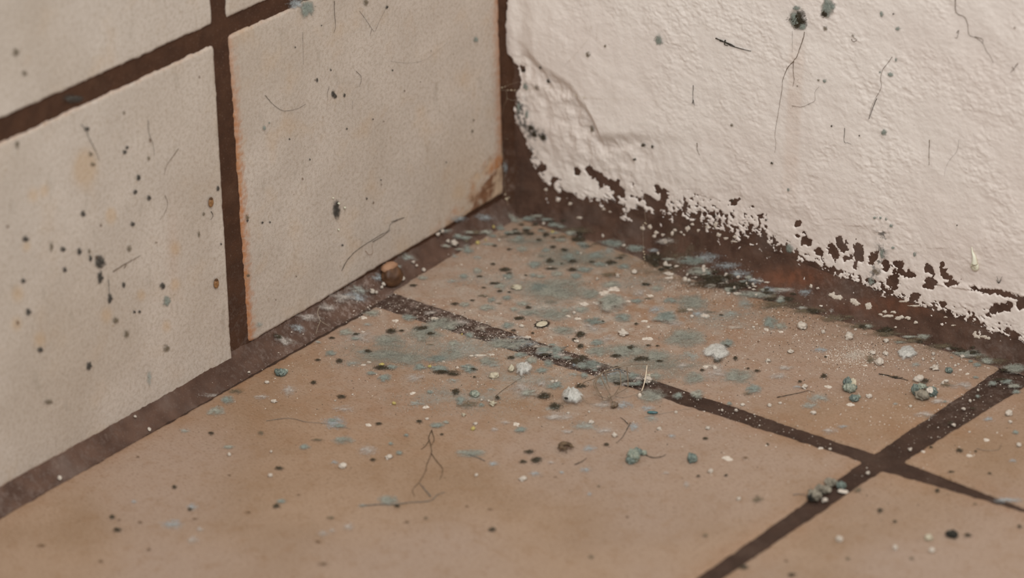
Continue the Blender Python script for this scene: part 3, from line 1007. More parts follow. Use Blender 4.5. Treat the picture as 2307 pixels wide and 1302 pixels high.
def crumb(px, py, rx, ry, mat=None, words='white paint crumb', surf=None, label=None, name='paint_crumb', cat='crumb', sink=0.72):
    surf = surf or surface_of(px, py)
    mat = mat or M_CRUMB
    if 'flake' in words or (mat is M_CRUMB and rx > 3 and ry < 0.52 * rx and surf == 'floor'):
        return flake(px, py, rx, ry, 'white paint flake', 'paint_flake', 'paint flake', surf, mat)
    c = at(px, py + ry * (0.55 if surf == 'floor' else 0), surf)
    n = NRM[surf]
    if lift(c[None], surf)[0] > 0 and surf != 'right':
        c = cast([px], [py + 0.4 * ry])[0]; n = cove_normal(c)
    else:
        c = c + n * lift(c[None], surf)[0]
    ra = rx / PXMM / 1000; rh = max(0.35 * ra, min(ra * 1.1, ry / PXMM / 1000 * 1.05))
    o = obj(name, crumb_mesh(random.randrange(8), mat))
    q = Vector(n).to_track_quat('Z', 'Y') @ Matrix.Rotation(random.uniform(0, 6.28), 3, 'Z').to_quaternion()
    sc = Vector((ra * random.uniform(0.92, 1.1), ra * random.uniform(0.75, 1.0), rh))
    o.matrix_world = Matrix.LocRotScale(Vector(c + n * rh * sink), q, sc)
    o['category'] = cat
    if label:
        o['label'] = label
    else:
        REG.append((o, words, px, py, rx, surf))
    return o


def spot(px, py, rx, ry, kind, surf, label=None, name='mould_spot', words=None):
    """a raised dot of mould on an upright surface"""
    o = colony(px, py, rx, ry, 'u' if kind == 'k' and surf == 'left' else kind, surf, 0.0001, 0.7, label or '-', 'mould', name, 1.25)
    if not label:
        del o['label']
        REG.append((o, words or COLW[kind] + ' mould spot', px, py, rx, surf))
    return o


def fibre(name, pts, r, mat, surf, label, cat='fibre', h=0.0003, branches=(), taper=True, wob=0.6):
    """a thin strand lying along a surface, through pixel points (x, y[, height])"""
    def strand(pp):
        S = smooth_path([p[:2] for p in pp], 5)
        S = S + wob * np.stack([fbm(np.arange(len(S)) * 0.7, S[:, 1] * 0.1, 3, 2), fbm(np.arange(len(S)) * 0.7, S[:, 0] * 0.1, 9, 2)], 1)
        hs = np.interp(np.linspace(0, 1, len(S)), np.linspace(0, 1, len(pp)), [p[2] if len(p) > 2 else h for p in pp])
        Q = []
        for (x, y), hh in zip(S, hs):
            p = at(x, y, surf); p = p + NRM[surf] * 0
            L_ = lift(p[None], surf)[0]
            Q.append(at(x, y, surf, hh + L_))
        rad = (0.40 if surf == 'left' and name == 'hair' else 0.46) * r * (1 - 0.55 * np.linspace(0, 1, len(Q)) if taper else np.ones(len(Q)))
        rad = rad * (1 + 0.5 * np.clip(fbm(np.arange(len(Q)) * 0.6, np.zeros(len(Q)), int(pp[0][0]), 2), -0.6, 1))
        return tube_geo(Q, rad, 5)
    V, F = join_geo([strand(pts)] + [strand(b) for b in branches])
    c = V.mean(0)
    o = obj(name, make_mesh(name, V - c, F, [mat], True), None, Vector(c))
    tag(o, label, cat)
    return o


# --- colonies on the floor, read off enlarged views of the photograph: (x0, y0, scale, rows)
VIEWS = []
VIEWS.append((1000, 450, 4.34, [
    (1130, 880, 350, 105, 'g'), (1440, 930, 90, 50, 'g'), (240, 500, 50, 35, 't'), (770, 490, 55, 30, 'g'), (1220, 570, 75, 45, 't'), (1000, 500, 45, 25, 't'), (890, 640, 65, 35, 't'), (1300, 750, 55, 35, 't'), (630, 755, 55, 28, 't'),
    (330, 700, 45, 30, 'g'), (200, 755, 45, 28, 't'), (620, 965, 50, 25, 't'), (210, 1030, 55, 25, 'g'), (470, 985, 40, 25, 't'), (420, 1060, 80, 30, 'g'), (690, 1075, 45, 20, 'g'), (770, 1020, 60, 25, 'g'), (630, 1235, 65, 32, 't'),
    (1190, 1090, 50, 20, 'g'), (1750, 1160, 85, 42, 't'), (1890, 995, 60, 25, 't'), (2070, 1080, 80, 40, 'b'), (1650, 835, 85, 32, 'g'), (1910, 920, 60, 45, 'w'), (2090, 870, 60, 30, 'g'),
    (1490, 550, 80, 35, 't'), (1600, 510, 95, 42, 'v'), (1530, 640, 60, 25, 't'), (1760, 660, 60, 25, 't'), (1880, 480, 85, 32, 't'), (1700, 445, 50, 25, 't'), (1380, 690, 75, 28, 't'), (1110, 730, 60, 30, 'g'), (880, 745, 40, 20, 't'), (950, 755, 50, 20, 'g'),
    (930, 860, 90, 45, 't'), (560, 850, 60, 28, 'g'), (1350, 1080, 60, 30, 'g'), (1060, 1130, 140, 50, 'g'), (850, 1110, 110, 32, 'g'), (1470, 1195, 90, 40, 't'), (1180, 1280, 110, 40, 'g'), (1480, 1270, 90, 38, 'w'),
    (930, 400, 35, 17, 'k'), (1000, 350, 42, 27, 'k'), (1310, 390, 85, 30, 'k'), (1070, 470, 38, 17, 'k'), (1175, 495, 38, 16, 'k'), (960, 555, 48, 20, 'o'), (1040, 605, 46, 28, 'k'), (1260, 610, 54, 25, 'k'), (1150, 632, 22, 10, 'k'), (1050, 680, 62, 14, 'k'),
    (1260, 690, 52, 22, 'k'), (1640, 620, 66, 25, 'k'), (1720, 575, 42, 12, 'k'), (1450, 615, 34, 14, 'k'), (2050, 580, 100, 60, 'k'), (1620, 740, 95, 28, 'o'), (600, 690, 68, 23, 'k'), (480, 635, 32, 13, 'k'), (640, 725, 36, 11, 'k'), (640, 490, 32, 11, 'k'),
    (500, 455, 26, 11, 'k'), (500, 825, 62, 15, 'k'), (550, 900, 30, 13, 'k'), (640, 910, 25, 10, 'k'), (390, 865, 25, 8, 'k'), (390, 945, 60, 18, 'o'), (280, 990, 30, 9, 'k'), (110, 1025, 46, 17, 'k'), (540, 1018, 36, 11, 'o'), (1045, 1005, 68, 25, 'o'),
    (740, 1165, 62, 20, 'k'), (830, 1060, 36, 17, 'k'), (350, 755, 36, 9, 'k'), (1980, 835, 55, 17, 'k'), (2000, 970, 50, 13, 'o'), (1880, 1220, 22, 14, 'k'), (1555, 1197, 20, 9, 'k'), (800, 745, 22, 9, 'k'), (810, 310, 46, 20, 'k'), (640, 345, 42, 16, 'k'),
    (700, 300, 32, 13, 'k'), (1480, 440, 42, 13, 'o'), (2130, 690, 45, 20, 'k'), (890, 250, 40, 14, 'k'), (1060, 220, 36, 12, 'k'), (760, 250, 30, 12, 'k'), (1180, 210, 34, 10, 'k'), (950, 300, 28, 11, 'k'), (1330, 330, 38, 12, 'k'), (730, 395, 36, 12, 'o'),
    (840, 190, 65, 22, 't'), (1010, 200, 65, 17, 't'), (1080, 250, 62, 22, 't'), (720, 400, 62, 22, 'g'), (480, 360, 42, 17, 't'), (650, 330, 52, 20, 'g'), (1160, 270, 42, 13, 't'), (820, 280, 52, 16, 'g'), (960, 310, 42, 16, 'g'), (560, 290, 45, 17, 't'), (1350, 440, 55, 20, 't'),
    (700, 210, 60, 20, 'g'), (920, 165, 60, 14, 'g'), (1250, 330, 60, 22, 'g'), (1150, 400, 60, 22, 'g'), (1080, 330, 50, 16, 'g'), (330, 570, 55, 28, 'v'), (110, 560, 40, 22, 'v'), (80, 800, 60, 28, 'v'), (980, 1050, 110, 55, 'p'), (2060, 500, 60, 24, 'b')]))
VIEWS.append((1000, 700, 4.34, [
    (1190, 200, 80, 35, 'g'), (1430, 160, 60, 40, 'w'), (1590, 280, 85, 42, 'w'), (1500, 320, 62, 32, 't'), (1500, 400, 100, 48, 'g'), (1800, 395, 230, 66, 'g'), (2080, 450, 130, 55, 'g'), (600, 330, 200, 45, 'g'), (100, 330, 62, 35, 'g'),
    (250, 250, 42, 36, 't'), (50, 160, 60, 40, 'g'), (750, 440, 60, 28, 't'), (860, 490, 60, 40, 'g'), (430, 500, 95, 40, 'g'), (230, 560, 62, 30, 't'), (10, 590, 30, 20, 't'), (1020, 520, 46, 38, 't'), (1110, 385, 62, 36, 't'), (960, 590, 60, 25, 't'),
    (1090, 740, 82, 36, 't'), (960, 725, 60, 36, 'w'), (370, 930, 30, 22, 't'), (160, 880, 46, 42, 't'), (120, 800, 46, 36, 'k'), (230, 920, 110, 40, 'o'), (980, 840, 66, 42, 'k'), (1095, 940, 66, 40, 'k'), (1340, 740, 56, 26, 'k'),
    (1340, 240, 56, 36, 'k'), (1335, 355, 42, 30, 'k'), (1360, 460, 50, 25, 'k'), (990, 435, 52, 14, 'k'), (1830, 370, 46, 32, 'k'), (1690, 450, 62, 20, 'k'), (2000, 345, 26, 10, 'k'), (2090, 350, 26, 8, 'k'), (680, 200, 32, 11, 'k'), (525, 860, 24, 24, 'k'),
    (300, 655, 18, 10, 'k'), (660, 465, 42, 20, 'k'), (280, 580, 50, 18, 'k'), (100, 630, 62, 15, 'k'), (1700, 720, 46, 16, 'k'), (1700, 560, 40, 14, 'k'), (1930, 480, 90, 30, 'k'), (2110, 500, 46, 14, 'k'), (1280, 290, 30, 20, 'k'), (870, 225, 18, 14, 'k'), (380, 265, 26, 10, 'k'),
    (1550, 925, 100, 45, 'w'), (1760, 930, 92, 42, 'b'), (1120, 1040, 170, 52, 'w'), (1370, 1130, 130, 48, 'v'), (1560, 1180, 95, 38, 'w'), (1210, 1190, 72, 26, 'w'), (750, 1170, 56, 30, 't'), (500, 1170, 50, 26, 'w'), (610, 1100, 46, 20, 'w'), (20, 1095, 32, 20, 'g'),
    (1860, 1140, 62, 46, 'b'), (2030, 1060, 70, 38, 'v'), (2000, 960, 72, 32, 'b'), (2030, 840, 120, 66, 'g'), (1270, 630, 62, 28, 'v'), (1380, 640, 46, 28, 't'), (1560, 690, 115, 70, 'v'), (1700, 660, 100, 48, 'g'), (1850, 640, 62, 30, 't'), (1060, 960, 60, 25, 'v'), (470, 775, 50, 16, 'v'), (90, 690, 70, 30, 'v')]))
VIEWS.append((1450, 650, 3.72, [
    (230, 105, 56, 25, 't'), (400, 120, 135, 66, 'g'), (850, 135, 80, 55, 'v'), (470, 215, 70, 25, 'b'), (730, 215, 80, 34, 'v'), (100, 175, 66, 36, 'b'), (270, 300, 70, 30, 'w'), (1060, 290, 62, 52, 't'), (1150, 320, 46, 30, 'g'), (350, 420, 165, 72, 'g'), (700, 465, 60, 32, 't'),
    (390, 570, 95, 46, 'v'), (150, 575, 140, 62, 'g'), (430, 755, 95, 46, 'g'), (790, 740, 130, 58, 'g'), (100, 740, 50, 30, 'g'), (920, 850, 66, 36, 't'), (870, 885, 40, 20, 'o'), (450, 890, 50, 36, 'g'), (290, 905, 42, 26, 't'), (720, 970, 26, 18, 't'), (1470, 925, 100, 42, 'v'), (1390, 985, 80, 36, 'v'),
    (1490, 520, 62, 26, 'b'), (1190, 670, 72, 26, 'w'), (1130, 740, 80, 32, 'w'), (330, 655, 62, 36, 'w'), (1670, 1160, 46, 17, 'b'), (1560, 1200, 70, 32, 'w'), (240, 1240, 36, 18, 'b'), (1290, 830, 40, 16, 'b'), (620, 607, 42, 27, 'k'), (770, 590, 20, 22, 'k'), (690, 487, 32, 16, 'k'), (950, 695, 26, 13, 'k'), (1310, 785, 22, 12, 'k'),
    (490, 690, 26, 11, 'k'), (875, 675, 20, 8, 'k'), (650, 228, 22, 10, 'k'), (960, 450, 14, 13, 'n'), (550, 200, 52, 11, 'o'), (1910, 595, 50, 42, 'o'), (520, 1260, 26, 12, 'o'), (1525, 578, 15, 9, 'k'), (1855, 345, 26, 13, 'o'), (1770, 560, 100, 52, 'p'), (560, 655, 92, 22, 'p'), (770, 330, 82, 22, 'p'), (600, 720, 120, 70, 'w'), (340, 190, 70, 26, 'o')]))
VIEWS.append((1820, 780, 5.66, [
    (1490, 450, 62, 42, 'k'), (1780, 500, 92, 32, 'o'), (2160, 245, 52, 32, 't'), (2075, 200, 32, 22, 't'), (2145, 405, 42, 18, 't'), (1750, 715, 22, 16, 't'), (2170, 650, 32, 26, 't'), (1820, 985, 42, 20, 'k'), (2100, 800, 50, 13, 'k'), (1835, 150, 26, 18, 'v'), (1380, 240, 70, 36, 'v'), (205, 390, 50, 36, 'k'), (1120, 740, 42, 22, 'v'), (1110, 400, 60, 14, 'k'), (2120, 90, 80, 30, 'k'), (1960, 90, 70, 22, 'o')]))
VIEWS.append((1700, 850, 2.88, [
    (1695, 360, 22, 15, 't'), (1520, 275, 36, 20, 'b'), (1675, 545, 26, 14, 'b'), (1330, 480, 26, 14, 'k'), (1145, 458, 15, 7, 'k'), (1435, 485, 11, 8, 'k'), (1275, 617, 20, 7, 'k'), (1525, 628, 15, 7, 'k'), (1185, 740, 18, 14, 'k'), (815, 867, 20, 16, 'k'), (910, 940, 14, 11, 'k'), (1385, 1028, 26, 14, 'k'), (1720, 972, 16, 13, 'k'),
    (1020, 1178, 17, 14, 'o'), (205, 1195, 18, 15, 'n'), (237, 1290, 26, 13, 'n'), (605, 1180, 16, 13, 'o'), (1430, 825, 16, 9, 'o'), (670, 735, 32, 20, 'o'), (1640, 30, 40, 16, 't'), (1545, 45, 30, 16, 't'), (1690, 60, 36, 16, 'g'), (1600, 20, 60, 10, 'k'), (1700, 100, 30, 12, 't')]))
VIEWS.append((1200, 850, 2.88, [
    (345, 605, 36, 20, 'b'), (370, 465, 46, 23, 'b'), (20, 628, 42, 18, 'b'), (190, 620, 20, 12, 'b'), (370, 762, 17, 14, 'b'), (1460, 795, 36, 26, 'o'), (615, 910, 16, 14, 'n'), (995, 700, 22, 28, 'w'), (1120, 1030, 20, 16, 'o'), (380, 1170, 20, 17, 'o'), (1370, 1235, 32, 16, 'k'), (1680, 1285, 26, 11, 'k'), (1640, 1195, 18, 15, 'n'), (1120, 400, 18, 8, 'k'), (1525, 438, 11, 7, 'k'), (910, 380, 26, 13, 'b'), (20, 545, 32, 18, 'k'),
    (120, 557, 26, 11, 'w'), (145, 650, 18, 9, 'n'), (865, 625, 22, 12, 'w'), (480, 440, 20, 12, 'k'), (1075, 645, 16, 8, 'k'), (1255, 640, 14, 9, 'k'), (1380, 525, 26, 12, 'n'), (430, 710, 12, 10, 'o')]))
VIEWS.append((700, 850, 2.88, [
    (160, 300, 75, 42, 'b'), (145, 283, 30, 15, 't'), (190, 320, 36, 13, 't'), (820, 316, 46, 18, 't'), (1360, 345, 40, 16, 't'), (1265, 295, 28, 14, 'w'), (1195, 347, 62, 22, 'w'), (445, 305, 24, 11, 'k'), (705, 290, 22, 13, 'k'), (850, 375, 15, 7, 'k'), (620, 382, 17, 13, 't'), (575, 495, 20, 18, 't'), (520, 435, 15, 12, 't'), (405, 540, 20, 11, 'k'), (155, 555, 28, 15, 'b'),
    (370, 480, 72, 38, 'w'), (210, 410, 62, 24, 'g'), (1040, 495, 76, 27, 'g'), (1380, 552, 28, 12, 'k'), (1470, 535, 36, 16, 'k'), (1420, 487, 32, 15, 'k'), (1185, 565, 36, 18, 'b'), (1460, 628, 32, 16, 'b'), (510, 800, 62, 30, 'g'), (560, 840, 20, 11, 'k'), (340, 835, 32, 14, 'v'), (625, 942, 26, 15, 'n'), (745, 917, 16, 13, 'o'), (1178, 992, 26, 16, 'k'), (1165, 860, 28, 11, 'n'), (1015, 840, 15, 11, 'n'),
    (250, 975, 40, 28, 'w'), (80, 1018, 36, 24, 'w'), (140, 1000, 24, 17, 'w'), (80, 1215, 46, 20, 'n'), (50, 1070, 26, 16, 'n'), (130, 915, 28, 11, 'o'), (45, 410, 46, 10, 'o'), (690, 170, 60, 24, 'v'), (210, 210, 70, 26, 'w')]))
VIEWS.append((0, 800, 2.594, [
    (1010, 990, 62, 30, 'b'), (1125, 890, 32, 22, 'b'), (1110, 905, 15, 9, 'k'), (1130, 1085, 36, 25, 'w'), (1170, 1022, 26, 16, 'w'), (655, 950, 18, 14, 'k'), (695, 967, 15, 11, 'n'), (685, 1025, 28, 14, 'k'), (820, 980, 22, 14, 'n'), (1140, 960, 22, 12, 'n'), (1020, 775, 17, 12, 'k'), (805, 598, 15, 10, 'n'), (240, 1117, 36, 14, 'n'), (870, 1140, 22, 15, 'n'), (590, 1208, 22, 14, 'n'), (1450, 922, 22, 10, 'n'),
    (1615, 885, 22, 16, 'k'), (1645, 858, 28, 12, 't'), (1745, 820, 15, 12, 'n'), (1630, 665, 26, 12, 'k'), (1235, 460, 19, 10, 'k'), (1525, 458, 20, 16, 'o'), (1330, 265, 34, 26, 't'), (1265, 330, 46, 26, 'g'), (1530, 250, 46, 18, 'w'), (1690, 210, 46, 34, 'w'), (1335, 540, 32, 10, 'g'), (1340, 705, 15, 10, 'n'), (1080, 445, 34, 14, 'v'), (785, 860, 20, 12, 'b'), (1380, 215, 40, 16, 'o'), (1780, 540, 30, 16, 't')]))
VIEWS.append((700, 600, 3.72, [
    (520, 400, 62, 26, 'g'), (820, 435, 60, 26, 't'), (480, 490, 42, 18, 'v'), (680, 550, 50, 26, 'k'), (930, 525, 74, 21, 'k'), (1010, 570, 42, 17, 'k'), (960, 562, 150, 62, 'g'), (660, 630, 140, 56, 'g'), (1100, 480, 140, 46, 'g'), (385, 575, 36, 14, 'k'), (375, 610, 42, 18, 't'), (640, 745, 115, 40, 'g'), (830, 780, 130, 46, 'g'), (1060, 780, 90, 34, 't'), (1190, 740, 100, 46, 'g'), (480, 718, 42, 20, 'k'),
    (165, 735, 42, 28, 't'), (240, 800, 36, 22, 'k'), (350, 820, 72, 30, 'v'), (600, 855, 72, 23, 'k'), (680, 850, 50, 20, 't'), (510, 900, 42, 18, 't'), (620, 940, 52, 34, 't'), (920, 850, 52, 28, 't'), (1075, 860, 72, 26, 't'), (1130, 892, 120, 18, 'k'), (1340, 870, 50, 30, 't'), (880, 940, 90, 40, 'w'), (25, 980, 28, 18, 'k'), (260, 1098, 46, 17, 'k'), (1000, 1060, 30, 17, 't'), (890, 1150, 72, 30, 'v'), (310, 1195, 80, 30, 'w'),  # widest black strip: shadow of the tuft listed before it, painted as mould
    (860, 165, 36, 11, 'k'), (1280, 85, 46, 27, 't'), (940, 100, 36, 21, 'g'), (1640, 500, 46, 26, 't'), (940, 625, 40, 16, 'o'), (760, 545, 30, 11, 'k'), (1000, 660, 34, 9, 'o'), (300, 560, 60, 30, 'g'), (60, 640, 36, 14, 'v'), (180, 605, 30, 12, 'k'), (60, 790, 26, 11, 'k'), (420, 600, 150, 50, 'w'), (1540, 830, 60, 24, 'v'), (440, 720, 60, 22, 'v')]))
done = []
for (x0, y0, s_, rows) in VIEWS:
    for (X_, Y_, a_, b_, k_) in rows:
        px, py, rx, ry = x0 + X_ / s_, y0 + Y_ / s_, a_ / s_, b_ / s_
        if any(k2 == k_ and abs(px - x2) < 0.55 * max(rx, r2) and abs(py - y2) < 0.55 * max(ry, q2) for (x2, y2, r2, q2, k2) in done):
            continue
        done.append((px, py, rx, ry, k_))
for (px, py, rx, ry, k_) in sorted(done, key=lambda q: -q[2]):
    colony(px, py, rx, ry, k_, 'floor')

# colonies with a character of their own
Z6 = lambda X_, Y_: (1000 + X_ / 4.34, 700 + Y_ / 4.34)
colony(*Z6(775, 785), 33, 20, 'w', 'floor', 0.0004, label='round whitish mould patch with a grey-green heart, left of the white fluffy mound', core=(*Z6(820, 815), 18, 8.5, 'g'))
dome = colony(*Z6(1255, 868), 20, 11, 'm', 'floor', 0.0042, 2.6, label='tall white fluffy mould mound with a black fleck, left of the dead spider', name='mould_mound', cover=2.0)
fl = at(*Z6(1195, 856), 'floor', 0.0030) - np.array(dome.location)
V_, F_ = lump_geo(2, 5, 0.5)
obj('fleck', make_mesh('fleck', V_ * np.array([0.0007, 0.0005, 0.0004]) + fl, F_, [M_DARK]), dome)['label'] = 'black fleck stuck on the mound'
colony(*Z6(780, 590), 15, 12, 'm', 'floor', 0.0028, 2.0, label='upright white fluffy mould mound just in front of the long floor joint', name='mould_mound', cover=1.8)
colony(1450 + 610 / 3.72, 650 + 540 / 3.72, 21, 14, 'm', 'floor', 0.0018, 1.8, label='soft white mould mound with a black tuft at its foot, on the corner tile', name='mould_mound', cover=1.6)
colony(1450 + 190 / 3.72, 650 + 252 / 3.72, 24, 12, 't', 'floor', 0.0010, 1.5, label='dark blue-green mould cushion with a pale rim on the corner tile', name='mould_mound', cover=1.5)
colony(1000 + 1640 / 4.34, 450 + 1030 / 4.34, 30, 16, 'g', 'floor', 0.0022, 1.4, label='lumpy grey-green mould cushion beside white paint flakes on the corner tile', name='mould_mound', cover=1.4)
colony(2042, 797, 16, 11, 'm', 'floor', 0.0016, 2.5, label='largest round white fluffy mould disc near the painted wall', name='mould_mound', cover=2.4)
# thin veils of mould lying between the colonies
for (x, y, a_, b_, kk) in [(1190, 545, 80, 15, 'g'), (1300, 585, 130, 34, 'g'), (1500, 615, 110, 24, 'o'), (1010, 790, 170, 40, 'v'), (880, 800, 120, 34, 'g'), (1250, 700, 120, 26, 'v'), (1120, 640, 120, 36, 'v'), (1620, 720, 120, 34, 'v'), (1180, 850, 120, 34, 'v'), (1480, 830, 120, 34, 'g'), (1430, 640, 110, 26, 'v'), (1030, 900, 150, 34, 'v'), (1600, 640, 80, 16, 'k'), (1740, 690, 70, 12, 'o')]:
    colony(x, y, a_, b_, kk, 'floor', 0, 0.35, name='mould_veil', cover=0.66)
# mould along the coves and joints
for k, (x, y, a_, b_, kk) in enumerate([(1592, 582, 34, 12, 'b'), (1638, 600, 30, 9, 'b'), (1668, 618, 30, 8, 'b'), (1700, 634, 24, 8, 'b'), (1735, 655, 20, 8, 'b'), (1815, 660, 16, 8, 'b'), (1768, 655, 30, 7, 'w'), (1560, 588, 30, 9, 't'), (1625, 628, 38, 9, 'k'), (1580, 612, 30, 8, 'g'),
                                          (1700, 665, 44, 8, 'g'), (1660, 645, 34, 8, 'k'), (1760, 685, 42, 9, 'k'), (1820, 700, 42, 8, 'k'), (1880, 718, 40, 8, 'k'), (1940, 735, 40, 7, 'k'), (2000, 752, 40, 7, 'o'), (2060, 768, 40, 7, 'k'), (2120, 782, 40, 7, 'k'), (2180, 798, 36, 7, 'g'), (2240, 815, 36, 8, 'k'), (1500, 545, 26, 8, 'w'), (1380, 548, 22, 7, 't'), (1300, 520, 40, 8, 'o'), (2290, 830, 26, 9, 'g')]):
    kk = 'o' if kk == 'k' and x > 1750 else kk
    colony(x, y, a_, b_, kk, 'floor', 0, 0.8)
for (x, y, a_, b_, kk) in [(1030, 492, 22, 8, 'b'), (1085, 487, 18, 8, 'b'), (915, 578, 16, 8, 'v'), (890, 598, 8, 5, 'v'), (848, 622, 14, 9, 'b'), (800, 650, 20, 10, 'v'), (765, 668, 26, 12, 'w'), (730, 690, 20, 9, 'w'), (790, 665, 22, 9, 'b'), (628, 762, 16, 10, 'w'), (660, 735, 14, 9, 'b'), (618, 755, 8, 6, 'k'), (940, 640, 30, 6, 'v'), (870, 655, 26, 6, 'w'),
                              (470, 882, 42, 6, 'w'), (1000, 520, 20, 6, 'v'), (690, 712, 26, 8, 'w'), (1140, 376, 12, 12, 'b'), (880, 668, 20, 6, 'w')]:
    colony(x, y, a_, b_, kk, 'left', 0, 0.7, name='mould_bloom')
for (x, y, a_, b_, kk) in [(970, 706, 18, 6, 'w'), (1040, 728, 20, 7, 'w'), (1085, 740, 18, 7, 'p'), (1180, 775, 28, 8, 'b'), (1120, 768, 16, 7, 'v'), (1225, 790, 16, 8, 't'), (1260, 800, 18, 9, 'w'), (1330, 822, 24, 10, 't'), (1390, 842, 24, 10, 'b'), (1440, 855, 14, 9, 'w'), (2170, 870, 30, 10, 'w'), (2120, 905, 26, 8, 'w'), (2085, 935, 26, 9, 'w'), (2270, 1128, 36, 7, 'b'), (1300, 815, 16, 8, 'k')]:
    colony(x, y, a_, b_, kk, 'floor', 0, 0.7)

rj = np.random.default_rng(77)
for k in range(34):
    u_ = rj.random(); x = 1470 + 330 * u_; y = 583 + 0.30 * (x - 1470) + rj.normal(0, 13)
    colony(x, y, 5 + 12 * rj.random(), 2.5 + 4 * rj.random(), rj.choice(['k', 't', 'g', 'b', 'o', 'k']), 'floor', 0, 1.0)
for k in range(30):
    u_ = rj.random(); x = 1800 + 480 * u_; y = 690 + 0.29 * (x - 1800) + rj.normal(0, 8)
    colony(x, y, 6 + 12 * rj.random(), 2.5 + 3.5 * rj.random(), rj.choice(['k', 'o', 'o', 'g', 'w', 'k']), 'floor', 0, 1.2)
for k in range(26):
    u_ = rj.random(); x = 1150 + 310 * u_; y = 768 + 0.325 * (x - 1150) + rj.normal(0, 9)
    colony(x, y, 6 + 13 * rj.random(), 3 + 4 * rj.random(), rj.choice(['w', 'w', 'v', 'b', 'p', 't']), 'floor', 0, 0.9)
for k in range(30):
    a_ = rj.normal(0, 1, 2); x = 1150 + 130 * a_[0]; y = 505 + 22 * abs(a_[1]) + 0.16 * abs(x - 1150)
    if 1000 < x < 1420:
        colony(x, y, 6 + 10 * rj.random(), 2.5 + 3 * rj.random(), rj.choice(['k', 't', 'g', 'o', 'k']), 'floor', 0, 1.0)

# --- mould on the painted wall
wall_spots = [
    ([(1802, 42, 19, 19, 'k'), (1795, 42, 12, 16, 't'), (1812, 58, 8, 8, 't'), (1798, 16, 8, 5, 't')], 'large dark teal and black mould blotch high on the painted wall'),
    ([(1868, 12, 11, 20, 't'), (1862, 28, 9, 9, 'k'), (1880, 12, 5, 8, 't'), (1863, 62, 5, 6, 'o')], 'long teal mould streak running off the top edge of the painted wall'),
]
for rows, lab in wall_spots:
    root = None
    for (x, y, a_, b_, k_) in rows:
        NSEED[0] += 1
        c, (P, fc, cov, col), fz = colony_geo(x, y, a_, b_, k_, 'right', NSEED[0], 0.0001, 0.9, 1.4)
        if root is None:
            root = bpy.data.objects.new('mould_blotch', None); COL.objects.link(root); root.location = Vector(c); root.empty_display_size = 0.005
            tag(root, lab, 'mould'); rc = c
        V = P; F = fc; cv = cov; cl = col; mi = [0] * len(fc)
        if fz is not None:
            V = np.vstack([P, fz[0]]); F = fc + [[int(i) + len(P) for i in q] for q in fz[1]]; cv = np.concatenate([cov, np.ones(len(fz[0]))]); cl = np.vstack([col, fz[2]]); mi += [1] * len(fz[1])
        h = obj('mould_crust', make_mesh('mould_crust', V - rc, F, [M_FILM, M_FUZZ], True, {'cover': cv}, mi, cl), root)
        h['label'] = COLW[k_] + ' crust'
for (x, y, a_, b_, k_) in [(1990, 29, 4, 6, 't'), (2026, 63, 5, 4, 't'), (1995, 296, 6, 7, 't'), (1488, 88, 9, 10, 't'), (2022, 133, 3, 4, 't'), (2011, 165, 6, 5, 't'), (1862, 180, 4, 4, 't'), (2017, 29, 2.5, 2, 'k'), (2012, 506, 4, 4, 't'), (1975, 488, 4, 3, 't'), (1988, 488, 3, 3, 't'), (2000, 491, 2.5, 3, 't'), (1990, 570, 5, 10, 't'), (2015, 556, 4, 3, 't'), (2063, 571, 4, 5, 't'),
                              (1965, 632, 7, 8, 't'), (1978, 610, 10, 8, 'o'), (1728, 494, 3, 3, 'k'), (1651, 452, 3, 2.5, 'k'), (1743, 365, 3, 3, 'k'), (1780, 425, 3, 4, 't'), (1652, 280, 4, 4, 'o'), (1334, 118, 5, 7, 'o'), (1226, 148, 4, 4, 'k'), (1240, 180, 5, 5, 'k'), (1214, 196, 5, 6, 'o'), (1229, 307, 6, 7, 'k'), (1337, 288, 5, 8, 'o'), (1182, 158, 5, 4, 'k'), (1188, 192, 5, 8, 't'),
                              (1190, 256, 4, 8, 't'), (1171, 240, 4, 12, 't'), (1200, 285, 8, 6, 'k'), (1208, 300, 6, 8, 'k'), (1780, 560, 8, 10, 't'), (1877, 282, 2.5, 2.5, 'k'), (1940, 303, 2, 2, 'k'), (1848, 178, 3, 3, 'o'), (1453, 325, 6, 4, 'k'), (1474, 328, 3, 4, 'k'), (1434, 357, 4, 3, 'k'), (1800, 192, 3, 3, 'n'), (1370, 100, 3, 4, 'o'), (1612, 485, 3, 3, 'k'), (2290, 60, 3, 4, 'n'), (1925, 78, 4, 3, 'o'), (1987, 160, 2.5, 2.5, 't'), (2160, 505, 2, 2, 'k')]:
    spot(x, y, a_, b_, k_, 'right')

